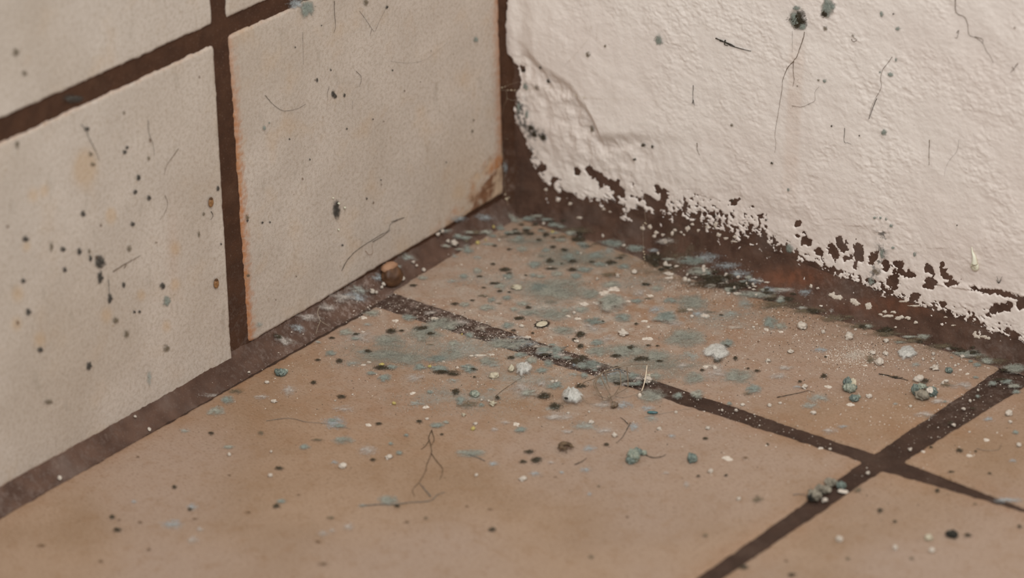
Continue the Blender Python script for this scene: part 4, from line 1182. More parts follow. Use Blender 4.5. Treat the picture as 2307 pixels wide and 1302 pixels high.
# --- mould spots on the wall tiles
Z5 = lambda X_, Y_: (X_ / 3.255, 400 + Y_ / 3.255)
for (X_, Y_, a_, b_, k_) in [(605, 265, 16, 26, 'k'), (1012, 5, 16, 16, 'k'), (988, 105, 16, 18, 'k'), (1090, 148, 16, 20, 'k'), (970, 340, 18, 17, 'k'), (183, 450, 22, 22, 'k'), (460, 525, 19, 20, 'k'), (580, 540, 18, 26, 'k'), (650, 540, 12, 18, 'o'), (660, 590, 14, 22, 'k'), (470, 675, 16, 20, 'k'), (168, 757, 17, 18, 'k'),
                               (205, 985, 21, 25, 'k'), (293, 1262, 20, 22, 'k'), (803, 885, 20, 32, 'k'), (905, 785, 12, 24, 'k'), (1188, 795, 20, 26, 'k'), (1220, 905, 26, 36, 't'), (982, 985, 10, 12, 'k'), (1018, 983, 11, 13, 'k'), (845, 1045, 22, 24, 'o'), (925, 1145, 18, 32, 'o'), (1220, 1250, 26, 30, 'o'), (1595, 80, 12, 20, 'k'), (1618, 487, 7, 9, 'k'), (125, 1060, 18, 24, 'n'), (945, 520, 16, 24, 'o'), (375, 505, 14, 36, 'o'),
                               (1455, 415, 10, 22, 'o'), (735, 350, 12, 16, 'n'), (50, 358, 18, 14, 'n'), (1490, 265, 10, 16, 'o'), (1140, 475, 14, 8, 'n')]:
    x, y = Z5(X_, Y_); spot(x, y, a_ / 3.255, b_ / 3.255, k_, 'left')
for (x, y, a_, b_, k_) in [(280, 342, 5, 5, 'k'), (285, 332, 4, 4, 'k'), (311, 398, 4, 5, 'k'), (337, 316, 4, 7, 'n'), (334, 356, 4, 5, 'o'), (195, 290, 5, 6, 'k'), (203, 347, 5, 6, 'o'), (208, 370, 6, 5, 'o'), (38, 325, 5, 10, 'o'), (448, 173, 2.5, 5, 'n'), (278, 254, 3, 4, 'o'), (35, 118, 8, 9, 'o'), (55, 165, 6, 7, 'o'), (200, 824, 6, 9, 'k'), (335, 850, 6, 16, 'v'), (108, 905, 10, 6, 'o'), (165, 222, 22, 9, 'k')]:  # last row: dark joint hole, its shade painted as a black mould spot
    spot(x, y, a_, b_, k_, 'left')
spot(224, 590, 12, 14, 'k', 'left', 'largest black mould blot on the spotted wall tile')
spot(225, 625, 6, 14, 'k', 'left', 'black mould drip right below the largest blot on the spotted wall tile')
spot(216, 580, 4, 5, 'n', 'left', 'amber spot at the upper left of the largest black blot')
for (x, y, a_, b_, k_) in [(749, 211, 4, 8, 'k'), (754, 216, 4, 6, 'k'), (775, 214, 2.5, 5, 'k'), (870, 17, 3, 2.5, 'k'), (871, 15, 3, 3, 'k'), (823, 5, 6, 8, 'o'), (1071, 89, 5, 6, 't'), (680, 403, 3.5, 5, 'n'), (594, 288, 4, 5, 't'), (605, 276, 2, 2, 't'), (556, 490, 5, 6, 'o'), (556, 497, 3, 3, 'k'), (590, 501, 2.5, 3, 'k'), (607, 500, 2, 2.5, 'k'), (651, 313, 1.8, 2.5, 'k'),
                             (697, 359, 1.8, 2.5, 'k'), (839, 268, 2, 2, 'k'), (863, 273, 2, 2.5, 'n'), (946, 184, 2, 2.5, 'n'), (910, 204, 3, 4, 'n'), (883, 158, 2, 2, 'k'), (744, 157, 1.8, 3, 'k'), (664, 106, 2, 2, 'k'), (1063, 295, 3, 5, 'o'), (1066, 270, 2.5, 4, 'o'), (858, 415, 2, 2.5, 'n'), (857, 405, 1.8, 2, 'k'), (713, 180, 3, 5, 'k'), (708, 180, 2, 3, 'n'), (840, 456, 3, 5, 'n'), (666, 622, 3, 3, 'n'), (780, 290, 1.8, 3, 'k'), (1004, 365, 1.5, 2, 'k'), (825, 447, 2, 3, 'k'), (558, 620, 5, 4, 'o'), (582, 730, 8, 7, 'v'), (970, 114, 2, 2, 'n'), (723, 57, 1.6, 2, 'k'), (770, 552, 3, 2.5, 'k'), (620, 675, 2, 3, 'n')]:
    spot(x, y, a_, b_, k_, 'left')
spot(757, 472, 9, 19, 'k', 'left', 'soft dark grey mould smear beaded with droplets on the chipped wall tile')
spot(690, 18, 17, 17, 't', 'left', 'pale blue-green mould cloud at the top edge of the chipped wall tile')
spot(665, 8, 20, 10, 'b', 'left', 'pale blue mould veil over the upper wall joint')
for (X_, Y_, r_) in [(755, 168, 9), (795, 195, 8), (722, 132, 5), (757, 338, 6)]:
    crumb(500 + X_ / 2.893, 400 + Y_ / 2.893, r_ / 2.893, r_ / 2.893, M_DRIP, 'clear water droplet', 'left', None, 'droplet', 'droplet')
# two amber pupae and other small insects' leavings on the spotted tile
for (x, y, lab) in ((475.5, 456, 'upper amber pupa case beside the upright wall joint'), (487.5, 639, 'lower amber pupa case beside the upright wall joint')):
    c = at(x, y, 'left', 0.0006)
    V_, F_ = lump_geo(3, 4, 0.12)
    p = obj('pupa_case', make_mesh('pupa_case', V_ * np.array([0.0006, 0.0012, 0.0018]), F_, [M_PUPA]), None, Vector(c))
    tag(p, lab, 'pupa case')
    V_, F_ = lump_geo(2, 9, 0.12)
    obj('end_cap', make_mesh('end_cap', V_ * np.array([0.0005, 0.0008, 0.0006]) + np.array([0.0001, 0, 0.0014]), F_, [M_BROWN]), p)['label'] = 'darker end of the case'

# --- brown pellet wedged in the left cove
c = at(882, 622, 'left', 0.0030)
pel = bpy.data.objects.new('brown_pellet', None); COL.objects.link(pel); pel.location = Vector(c); pel.empty_display_size = 0.004
tag(pel, 'round brown pellet wedged in the grout at the foot of the left wall', 'pellet')
V_, F_ = lump_geo(4, 12, 0.10)
obj('shell', make_mesh('shell', V_ * np.array([0.0036, 0.0046, 0.0042]), F_, [M_PELLET]), pel)
V_, F_ = lump_geo(3, 14, 0.12)
h = obj('cap', make_mesh('cap', V_ * np.array([0.0024, 0.0038, 0.0016]) + np.array([-0.0009, 0.0, 0.0034]), F_, [M_PELLETTOP]), pel); h['label'] = 'lighter tan cap of the pellet'
for (x, y, r_) in ((863, 640, 4.2), (859, 647, 3.4), (897, 634, 4), (906, 627, 5), (893, 597, 2.2), (865, 597, 2), (838, 656, 5), (847, 658, 3.5), (953, 607, 3.5), (938, 598, 3), (930, 590, 3), (1021, 547, 6), (1008, 543, 4), (985, 527, 4), (995, 520, 3.5)):
    crumb(x, y, r_, r_ * 0.8, M_CRUMB, 'white paint crumb', 'left', None)

# --- mouldy pebbles
def pebble_heap(name, lab, cat, rows):
    x, y = rows[0][:2]
    c0 = at(x, y + rows[0][3] * 0.5, 'floor')
    root = bpy.data.objects.new(name, None); COL.objects.link(root); root.location = Vector(c0); root.empty_display_size = 0.004
    tag(root, lab, cat)
    for k, (x, y, a_, b_, mat, nm, lb, hh) in enumerate(rows):
        r = a_ / PXMM / 1000; rz = b_ / PXMM / 1000
        c = at(x, y, 'floor', hh * 0.001 + rz * 0.9)
        V_, F_ = lump_geo(4, 40 + k * 3 + int(x), 0.75 if name == 'dust_fluff' else 0.42, 1.9)
        V_ = V_ * (1 + 0.10 * fbm(V_[:, 0] * 9, V_[:, 1] * 9 + V_[:, 2] * 7, 5, 2))[:, None]
        h = obj(nm, make_mesh(nm, V_ * np.array([r, r * 0.85, rz]) + (c - c0), F_, [mat]), root)
        if lb:
            h['label'] = lb
    return root


pebble_heap('mouldy_pebble', 'upright grey-green mouldy pebble with a cream side, on the corner tile', 'pebble',
            [(1914, 873, 13, 9, M_PEBG, 'pebble', 'rounded green lower lump', 0), (1911, 862, 10, 11, M_PEBT, 'lump', 'blue-green upper lump', 0.6), (1921, 863, 6, 9, M_CREAM, 'cream_face', 'cream bare side', 1.0), (1927, 872, 4, 4, M_PEBT, 'knob', None, 0)])
pebble_heap('mouldy_pebble', 'heap of mouldy pebbles with one white side near the right joint', 'pebble',
            [(2078, 890, 13, 10, M_PEBB, 'pebble', 'grey-brown front pebble', 0), (2098, 882, 12, 9, M_PEBT, 'pebble', 'teal right pebble', 0), (2097, 880, 8, 7, M_CRUMB, 'white_face', 'white bare face', 0.9), (2062, 878, 7, 13, M_PEBT, 'pebble', 'mossy left pebble', 0), (2075, 870, 10, 5, M_PEBG, 'bridge', None, 0.8), (2086, 893, 7, 6, M_PEBB, 'knob', None, 0)])
pebble_heap('mouldy_pebble', 'small dark mossy pebble just in front of the upright mouldy pebble', 'pebble', [(1924, 897, 9, 6, M_PEBT, 'pebble', None, 0), (1934, 893, 4, 4, M_PEBG, 'knob', None, 0)])
pebble_heap('mouldy_pebble', 'single oval dark green pebble right of the white crumbs near the painted wall', 'pebble', [(2138, 834, 7.5, 5.5, M_PEBT, 'pebble', None, 0)])
pebble_heap('mouldy_pebble', 'grey-green lump trailing a curled fibre, in the middle of the front tile', 'pebble', [(1427, 1027, 13, 13, M_PEBG, 'lump', None, 0), (1436, 1018, 9, 8, M_PEBT, 'lump', None, 0), (1421, 1036, 10, 7, M_PEBT, 'lump', None, 0), (1450, 1020, 6, 5, M_PEBG, 'knob', None, 0)])
pebble_heap('mouldy_pebble', 'small round teal lump right of the curled fibre on the front tile', 'pebble', [(1559, 1032, 10, 9, M_PEBT, 'lump', None, 0), (1562, 1028, 6, 5, M_PEBG, 'lump', None, 0.5)])
pebble_heap('mouldy_pebble', 'teal knobbly lump on the front tile close to the left grout joint', 'pebble', [(632, 839, 11, 7, M_PEBT, 'lump', None, 0), (642, 836, 6, 5, M_PEBG, 'knob', None, 0), (624, 836, 5, 5, M_PEBT, 'knob', None, 0)])
pebble_heap('mouldy_pebble', 'dark grey-green pellet lying in the front right floor joint', 'pebble', [(1896, 1093, 9, 7, M_PEBT, 'lump', None, 0)])
pebble_heap('mouldy_pebble', 'black lump with a pale top on the front right tile', 'pebble', [(2145, 1203, 11, 6, M_DARK, 'lump', None, 0), (2141, 1199, 6, 4, M_PEBB, 'pale_top', 'pale top', 0.4)])
pebble_heap('mouldy_pebble', 'pale green crumbly lump left of the tall brown tuft on the front tile', 'pebble', [(1000 + 295 / 4.34, 700 + 812 / 4.34, 10, 6, M_PEBG, 'lump', None, 0), (1070, 885, 6, 5, M_PEBG, 'knob', None, 0)])
# a grey fluff with feelers over the right joint
pebble_heap('dust_fluff', 'elongated grey fluff lying across the front right floor joint', 'fluff', [(1836, 1115, 13, 8, M_PEBB, 'lump', None, 0), (1853, 1102, 12, 7, M_PEBB, 'lump', None, 0), (1872, 1086, 11, 6, M_PEBB, 'lump', None, 0), (1827, 1120, 7, 6, M_DARK, 'dark_end', 'dark lower end', 0)])
fibre('fibre', [(1786, 1114), (1805, 1113), (1822, 1118)], 0.0003, M_ROOTG, 'floor', 'short grey fibre left of the grey fluff at the right joint')
# curled woodlouse-like husk
c = at(1275, 1007, 'floor', 0.0013)
hv = [tube_geo([[0.0020 * math.cos(t), 0.0016 * math.sin(t), 0.0003] for t in np.linspace(0.4, 5.6, 16)], 0.0009 * np.sin(np.linspace(0.5, 2.7, 16)), 7)]
for t in np.linspace(0.8, 5.2, 6):
    hv.append(tube_geo([[0.0020 * math.cos(t), 0.0016 * math.sin(t), 0.0008], [0.0030 * math.cos(t + .2), 0.0026 * math.sin(t + .2), -0.0008]], 0.00014, 4))
V_, F_ = join_geo(hv)
tag(obj('curled_husk', make_mesh('curled_husk', V_, F_, [M_ROOT]), None, Vector(c)), 'curled brown ring-shaped husk on the middle of the front tile', 'husk')
V_, F_ = join_geo([(lump_geo(2, 3, 0.1)[0] * np.array([0.0020, 0.0007, 0.0005]), lump_geo(2, 3, 0.1)[1].tolist())])
p = obj('beetle_wing', make_mesh('beetle_wing', V_, F_, [M_TEAL]), None, Vector(at(1470, 929, 'floor', 0.0006)))
p.rotation_euler = (0, 0, -0.15 + YAW)
tag(p, 'glossy teal insect wing case on the front tile right of the spider', 'wing case')
# pale disc ringed with dark hairs
c = at(1221, 730, 'floor', 0.0004)
ring = bpy.data.objects.new('seed_disc', None); COL.objects.link(ring); ring.location = Vector(c); ring.empty_display_size = 0.003
tag(ring, 'pale round seed disc with a dark hairy rim on the corner tile', 'seed')
V_, F_ = lump_geo(3, 8, 0.12)
obj('disc', make_mesh('disc', V_ * np.array([0.0018, 0.0024, 0.0005]), F_, [M_CREAM]), ring)
hh = [tube_geo([[0.0020 * math.cos(t), 0.0027 * math.sin(t), 0.0], [0.0026 * math.cos(t + .3), 0.0034 * math.sin(t + .3), 0.0004 * math.sin(9 * t)]], 0.00012, 4) for t in np.linspace(0, 6.1, 18)]
hh.append(tube_geo([[0.0020 * math.cos(t), 0.0027 * math.sin(t), 0.0001] for t in np.linspace(0, 6.283, 24)], 0.00010, 5))
V_, F_ = join_geo(hh)
obj('rim', make_mesh('rim', V_, F_, [M_DARK]), ring)['label'] = 'dark hairy rim'

# --- white crumbs, flakes and grains lying about
CR = []
for (x0, y0, s_, rows) in [
    (1000, 450, 4.34, [(95, 420, 34, 18), (1570, 920, 66, 28), (1665, 872, 50, 18), (1370, 1020, 42, 18), (1490, 1010, 36, 12), (1800, 995, 28, 8), (1860, 705, 28, 17), (1275, 1105, 14, 18), (1590, 645, 9, 9), (600, 770, 9, 7), (1340, 525, 11, 13), (1500, 770, 13, 26), (1210, 1140, 26, 8), (1310, 1165, 30, 8), (1950, 1190, 20, 8), (2000, 1245, 16, 8), (1700, 745, 18, 22), (1040, 665, 20, 9), (2020, 940, 26, 9), (540, 395, 14, 12), (1330, 180, 26, 9), (980, 230, 14, 12), (1560, 350, 16, 9), (1765, 445, 14, 12), (2100, 520, 14, 22)]),
    (1000, 700, 4.34, [(1755, 222, 46, 24), (2005, 275, 42, 14), (1970, 105, 22, 8), (2000, 160, 18, 6), (1300, 300, 20, 12), (1990, 680, 36, 26), (350, 440, 56, 7), (470, 432, 28, 4), (710, 1112, 30, 15), (310, 1105, 18, 11), (1670, 1220, 22, 18), (520, 615, 14, 9), (760, 150, 20, 12), (820, 260, 30, 12), (1060, 690, 22, 9), (1100, 690, 16, 9), (1420, 990, 10, 12), (270, 445, 20, 7), (1440, 1090, 20, 12), (370, 875, 12, 9), (440, 880, 14, 8), (1215, 1000, 12, 8)]),
    (1450, 650, 3.72, [(1330, 318, 38, 27), (1725, 405, 36, 28), (1975, 620, 33, 26), (2035, 440, 18, 16), (2030, 548, 17, 14), (1505, 365, 14, 17), (1045, 605, 19, 11), (1230, 530, 20, 12), (1890, 905, 20, 16), (1735, 975, 32, 12), (1425, 1042, 18, 12), (1055, 980, 17, 13), (1545, 824, 28, 11), (130, 1175, 17, 11), (540, 1170, 17, 9), (1350, 822, 24, 15), (920, 325, 11, 9), (1775, 345, 10, 9), (405, 235, 13, 13), (515, 230, 36, 14), (385, 180, 26, 9), (20, 420, 30, 9), (60, 440, 24, 8), (1030, 345, 20, 10), (1150, 365, 18, 7), (600, 665, 22, 12), (520, 660, 22, 10), (170, 265, 7, 6), (1920, 540, 22, 14), (830, 975, 16, 9), (1145, 960, 10, 7)]),
    (1820, 780, 5.66, [(910, 205, 52, 38), (995, 100, 23, 18), (1470, 165, 17, 24), (1620, 280, 46, 30), (1405, 425, 54, 36), (1720, 460, 20, 44), (1310, 765, 17, 13), (1880, 250, 16, 15), (1920, 230, 13, 17), (2035, 355, 23, 11), (1945, 305, 18, 8), (1600, 100, 22, 20), (1975, 130, 30, 16), (2070, 700, 18, 15), (1985, 800, 20, 16), (1860, 1005, 22, 16), (1650, 215, 11, 12), (1595, 160, 18, 12), (1130, 255, 9, 8), (1765, 445, 26, 16), (1630, 655, 14, 13), (820, 70, 30, 14), (1575, 190, 14, 8), (1350, 310, 12, 9), (730, 250, 28, 7), (2170, 560, 15, 13), (780, 640, 32, 24), (545, 745, 46, 18)]),
    (1700, 850, 2.88, [(1650, 235, 23, 16), (1395, 510, 18, 9), (550, 1052, 19, 16), (912, 1110, 16, 15), (1150, 1125, 16, 12), (458, 798, 14, 11), (570, 738, 30, 11), (1010, 470, 9, 9), (1660, 290, 12, 8), (1395, 355, 6, 5), (95, 182, 14, 11), (380, 232, 13, 10), (430, 462, 16, 6), (490, 465, 8, 5), (735, 622, 10, 9), (1095, 485, 12, 6), (1715, 440, 16, 11), (1505, 408, 16, 8), (1400, 155, 10, 8)]),
    (1200, 850, 2.88, [(1258, 526, 30, 14), (1155, 610, 13, 11), (1338, 790, 11, 10), (535, 378, 17, 13), (820, 332, 14, 7), (930, 228, 9, 8), (1320, 215, 9, 8), (1230, 215, 7, 7), (1535, 182, 14, 9)]),
    (700, 850, 2.88, [(1335, 307, 21, 11), (205, 578, 19, 16), (1380, 658, 19, 11), (375, 310, 17, 8), (1070, 300, 12, 8), (755, 270, 9, 6), (510, 518, 18, 12), (750, 195, 20, 8), (660, 105, 18, 8), (1075, 635, 10, 8)]),
    (0, 800, 2.594, [(1340, 582, 10, 9), (1585, 565, 8, 7), (1580, 705, 11, 10), (345, 718, 12, 9), (870, 432, 10, 6), (788, 358, 7, 5), (1455, 100, 7, 5), (1600, 270, 14, 8), (1560, 160, 12, 8)]),
    (700, 600, 3.72, [(355, 655, 7, 5), (440, 550, 16, 5), (1320, 850, 10, 6), (350, 1075, 7, 5), (1105, 965, 6, 5), (490, 805, 18, 6), (440, 830, 20, 6), (1280, 535, 8, 8), (1040, 440, 30, 14), (445, 430, 26, 11), (710, 460, 26, 11), (205, 1125, 7, 5), (1110, 800, 12, 6), (1230, 850, 12, 5)]),
    (1550, 600, 1.0, [(41, 22, 11, 5), (84, 31, 7, 3), (52, 44, 13, 5), (-41, 17, 10, 4), (112, 62, 8, 3), (60, 32, 11, 4)]),
]:
    for (X_, Y_, a_, b_) in rows:
        CR.append((x0 + X_ / s_, y0 + Y_ / s_, a_ / s_, b_ / s_))
rj2 = np.random.default_rng(5)
for k in range(46):
    x = 1500 + 230 * rj2.random(); y = 600 + 0.24 * (x - 1500) + rj2.normal(0, 14)
    CR.append((x, y, 3 + 5 * rj2.random() ** 2, 1.4 + 1.8 * rj2.random()))
seen_ = []
for (x, y, a_, b_) in CR:
    if any(abs(x - p) < 0.6 * max(a_, r) and abs(y - q) < 0.6 * max(b_, r) for p, q, r in seen_):
        continue
    seen_.append((x, y, a_))
    crumb(x, y, a_, b_, M_CRUMB, 'white paint crumb', 'floor')
for (x, y, a_, b_) in [(1152, 832, 8, 7), (1113, 847, 9, 6), (1165, 648, 10, 5), (1461, 848, 4, 4), (2092, 1213, 7, 6), (1110, 910, 7, 5), (1045, 935, 4, 3)]:
    crumb(x, y, a_, b_, M_CREAM, 'cream crumb', 'floor', name='cream_crumb')
for (x, y, a_, b_) in [(1111, 511, 3, 2.5), (1245, 523, 3.5, 3), (1076, 547, 4.5, 3.5), (1094, 541, 2, 2), (1041, 753, 2, 2), (1066, 966, 4.5, 3.5), (888, 909, 4, 3), (859, 822, 4.5, 2.5), (1065, 967, 4, 3), (1460, 849, 4, 3), (968, 826, 4, 3)]:
    crumb(x, y, a_, b_, M_YELLOW, 'yellow crumb', 'floor', name='yellow_crumb')
# flakes of paint left on the cove below the painted wall: (x, y, half width, half height)
for (x, y, a_, b_) in [(1876, 666, 8, 6), (1890, 671, 9, 5), (1924, 680, 9, 7), (1932, 684, 7, 5), (1958, 690, 8, 8), (1994, 703, 5, 3), (2014, 704, 7, 3), (2003, 713, 12, 3), (2028, 717, 9, 5), (2046, 717, 6, 4), (1984, 709, 5, 2.5), (2064, 727, 4, 3), (2196, 753, 4, 6), (2203, 759, 8, 3.5), (2217, 759, 8, 3), (2226, 763, 7, 3), (2018, 738, 3, 2), (1843, 650, 4, 2), (1828, 645, 3, 4), (1850, 690, 4, 2), (2131, 715, 4, 1.6), (2148, 734, 5, 1.6), (2060, 690, 12, 2), (2035, 680, 10, 2)]:
    crumb(x, y, a_, b_, M_CRUMB, 'white paint flake', 'right', None, 'paint_flake', 'paint flake')
for (x, y, a_, b_) in [(1480, 525, 5, 4), (1494, 530, 4, 3), (1498, 545, 6, 5), (1515, 527, 3, 5), (1521, 519, 4, 3), (1550, 517, 5, 6), (1560, 505, 3, 3), (1594, 510, 5, 4), (1620, 530, 5, 5), (1574, 520, 3, 3), (1636, 538, 5, 3), (1655, 533, 4, 4), (1612, 506, 4, 7), (1655, 545, 7, 2), (1475, 533, 4, 3), (1448, 515, 5, 4), (1465, 512, 5, 5), (1285, 460, 4, 3), (1258, 452, 4, 3), (1230, 428, 4, 3), (1361, 472, 4, 3), (1375, 478, 3, 2), (1535, 524, 3, 2), (1542, 530, 2.5, 2)]:
    crumb(x, y, a_, b_, M_CRUMB, 'white paint flake', 'right', None, 'paint_flake', 'paint flake')

# --- paint drip on the painted wall
c = at(2196, 600, 'right', coat_h(0.2045, 0.0345) + 0.0002)
drip = bpy.data.objects.new('paint_drip', None); COL.objects.link(drip); drip.location = Vector(c); drip.empty_display_size = 0.004
tag(drip, 'ivory teardrop paint drip dried on the painted wall at the right', 'paint drip')
V_, F_ = lump_geo(4, 3, 0.05)
obj('bead', make_mesh('bead', V_ * np.array([0.0016, 0.0009, 0.0018]), F_, [M_DRIP]), drip)
pts = [at(2196, 595, 'right', 0.0013), at(2195, 580, 'right', 0.0012), at(2191, 568, 'right', 0.0010), at(2189, 556, 'right', 0.0008)]
V_, F_ = tube_geo(smooth_path(np.array(pts) - c, 6), np.interp(np.linspace(0, 1, 19), [0, 0.35, 0.7, 1], [0.0011, 0.0007, 0.00035, 0.00015]), 10)
obj('tail', make_mesh('tail', V_, F_, [M_DRIP]), drip)
V_, F_ = tube_geo([[0.0010 * math.cos(t) , -0.0011, 0.0009 * math.sin(t) - 0.0002] for t in np.linspace(0.3, 3.0, 12)], 0.00018, 6)
obj('skin_fold', make_mesh('skin_fold', V_, F_, [M_CREAM]), drip)['label'] = 'curved fold in the dried skin'

# --- dead long-legged spider, its legs folded over the front tile
ZS = lambda X_, Y_, h=1.0: at(1260 + X_ / 8.68, 790 + Y_ / 8.68 , 'floor', h / 1000)
c = at(1378, 905, 'floor')
sp = bpy.data.objects.new('dead_spider', None); COL.objects.link(sp); sp.location = Vector(c); sp.empty_display_size = 0.01
tag(sp, 'dead long-legged spider, a tangle of thin brown folded legs beside the long joint', 'spider')
V_, F_ = lump_geo(3, 6, 0.8, 2.2)
obj('abdomen', make_mesh('abdomen', V_ * np.array([0.0008, 0.0011, 0.0010]) + (ZS(1080, 1060, 1.2) - c), F_, [M_LEG]), sp)
V_, F_ = lump_geo(3, 16, 0.7, 2.2)
obj('head', make_mesh('head', V_ * np.array([0.0006, 0.0007, 0.0006]) + (ZS(985, 900, 2.0) - c), F_, [M_LEG]), sp)
LEGS = [
    ([(830, 430, 5), (1050, 350, 5.5), (1300, 290, 6), (1560, 262, 6), (1722, 270, 5.5)], M_LEG),
    ([(880, 445, 5), (1040, 412, 5), (1175, 400, 5), (1198, 550, 4), (1205, 650, 3), (1175, 705, 2.5), (1100, 830, 2), (1030, 890, 2)], M_LEG),
    ([(1325, 330, 4), (1335, 470, 4), (1345, 640, 3), (1325, 725, 2.5), (1180, 815, 2), (1020, 910, 2)], M_LEG),
    ([(830, 440, 5), (740, 520, 5), (672, 640, 4.5), (720, 760, 3.5), (770, 870, 2.5), (880, 920, 2), (1000, 935, 2)], M_LEG),
    ([(805, 480, 5), (715, 620, 4.5), (760, 790, 3), (830, 890, 2), (860, 970, 1.5), (980, 950, 2)], M_LEG),
    ([(810, 490, 5), (880, 650, 4), (960, 800, 3), (1000, 880, 2), (1040, 1000, 1.5), (1085, 1090, 1)], M_LEG),
    ([(905, 450, 5), (930, 580, 4), (962, 680, 3), (995, 745, 2.5)], M_LEG),
    ([(830, 445, 5), (700, 530, 4), (620, 570, 3), (540, 590, 2), (450, 645, 1), (395, 690, 0.4)], M_LEG)]
for pts, m_ in LEGS:
    Q = smooth_path(np.array([ZS(*p) for p in pts]) - c, 6)
    V_, F_ = tube_geo(Q, 0.000175 * np.linspace(1.2, 0.75, len(Q)), 6)
    obj('leg', make_mesh('leg', V_, F_, [m_]), sp)
c2 = ZS(1575, 880, 0.6)
st_ = bpy.data.objects.new('pale_stalk', None); COL.objects.link(st_); st_.location = Vector(c2); st_.empty_display_size = 0.003
tag(st_, 'pale upright stalk ending in a white bulb, right of the dead spider', 'stalk')
Q = smooth_path(np.array([ZS(1718, 285, 5.4), ZS(1690, 500, 3.8), ZS(1650, 680, 2.2), ZS(1610, 790, 1.2)]) - c2, 6)
V_, F_ = tube_geo(Q, 0.00019, 6)
obj('shaft', make_mesh('shaft', V_, F_, [M_PALE]), st_)
V_, F_ = lump_geo(3, 2, 0.1)
obj('bulb', make_mesh('bulb', (V_ * np.array([0.0006, 0.0007, 0.0010])), F_, [M_CRUMB]), st_)['label'] = 'white bulb at the lower end'
V_, F_ = tube_geo(np.array([ZS(1610, 790, 1.2), ZS(1595, 830, 0.9)]) - c2, 0.0002, 6)
obj('neck', make_mesh('neck', V_, F_, [M_LEG]), st_)['label'] = 'dark neck above the bulb'
def from_zs(rows):
    return [(1260 + x / 8.68, 790 + y / 8.68, h / 1000) for x, y, h in rows]
fibre('broken_leg', from_zs([(360, 790, 3), (440, 900, 2), (530, 1020, 0.5), (600, 1032, 0.4), (720, 1030, 0.4)]), 0.00018, M_LEG, 'floor', 'broken insect leg leaning on the white mould mound', 'insect leg', wob=0.1)
fibre('fibre', from_zs([(1090, 890, 0.5), (1200, 915, 0.4), (1340, 905, 0.4), (1450, 870, 0.4), (1560, 830, 0.4)]), 0.00012, M_ROOTG, 'floor', 'faint grey fibre between the dead spider and the white bulb')

# --- root fibres, hairs and scratches
fibre('root_fibre', [(973, 968), (966, 985), (970, 1000), (972, 1020), (962, 1045), (958, 1062), (945, 1085), (930, 1103), (934, 1118)], 0.00032, M_ROOT, 'floor', 'forked brown root fibre standing out on the front tile', 'root',
      branches=[[(972, 1022), (985, 1040), (997, 1055), (995, 1070), (991, 1080)], [(968, 990), (958, 1005), (948, 1012)], [(973, 970), (978, 990), (970, 1005)]])
for (x, y) in ((972, 1003), (958, 1062), (930, 1104), (996, 1052), (991, 1080), (955, 1006), (977, 1027)):
    pass
fibre('root_fibre', [(812, 1140), (850, 1136), (890, 1136), (930, 1131), (968, 1128), (985, 1115), (1002, 1108)], 0.00040, M_ROOTG, 'floor', 'long grey fibre with a fuzzy grey end, in front of the forked root', 'root', branches=[[(970, 1118), (955, 1100), (945, 1088)]])
fibre('root_fibre', [(1448, 1020), (1465, 1029), (1485, 1030), (1500, 1024)], 0.0004, M_ROOTK, 'floor', 'curled dark fibre trailing from the grey-green lump', 'root')
fibre('root_fibre', [(1056, 1024), (1075, 1030), (1093, 1038)], 0.0005, M_ROOTG, 'floor', 'short thick grey fibre right of the forked root', 'root')
fibre('root_fibre', [(1420, 952), (1412, 968), (1402, 985), (1388, 998)], 0.00028, M_ROOTK, 'floor', 'thin dark fibre in front of the dead spider', 'root', branches=[[(1415, 955), (1404, 944), (1397, 940)]])
fibre('root_fibre', [(1295, 1046), (1310, 1040), (1322, 1031)], 0.00035, M_ROOTK, 'floor', 'short slanting dark fibre in front of the curled husk', 'root')
fibre('root_fibre', [(1980, 842), (1998, 845), (2015, 850), (2032, 853), (2046, 857)], 0.00042, M_ROOTK, 'floor', 'dark woody fibre behind the heap of mouldy pebbles', 'root', branches=[[(2010, 848), (2020, 852), (2034, 850)]])
fibre('root_fibre', [(1750, 895), (1775, 890), (1800, 885), (1820, 880), (1835, 884)], 0.00028, M_ROOTK, 'floor', 'long thin dark fibre left of the upright mouldy pebble', 'root')
fibre('root_fibre', [(1115, 893), (1135, 877), (1160, 860), (1180, 848)], 0.00020, M_ROOT, 'floor', 'straight thin brown stem behind the round whitish mould patch', 'root')
fibre('root_fibre', [(1268, 785), (1275, 781), (1281, 780)], 0.00035, M_ROOTG, 'floor', 'short grey fibre on the back edge of the long floor joint', 'root')
fibre('root_fibre', [(880, 835), (890, 820), (905, 813)], 0.0001, M_CRUMB, 'floor', 'fine white thread on the front tile left of the bright teal tuft', 'root')
fibre('hair', [(600, 948), (650, 942), (690, 950), (740, 955), (790, 966)], 0.0002, M_ROOTG, 'floor', 'long faint grey hair across the left of the front tile', 'hair')
fibre('hair', [(1450, 940), (1500, 930), (1540, 922), (1580, 918)], 0.00010, M_ROOTG, 'floor', 'faint straight hair right of the teal wing case', 'hair')
fibre('hair', [(2200, 1010), (2225, 1015), (2250, 1012), (2256, 1000)], 0.00016, M_ROOTG, 'floor', 'faint curled hair on the tile at the right edge', 'hair')
fibre('root_fibre', [(720, 690), (716, 705), (722, 722), (742, 735)], 0.00016, M_WEB, 'left', 'pale root thread on the grout at the foot of the left wall', 'root', branches=[[(722, 722), (715, 740), (712, 752)]])
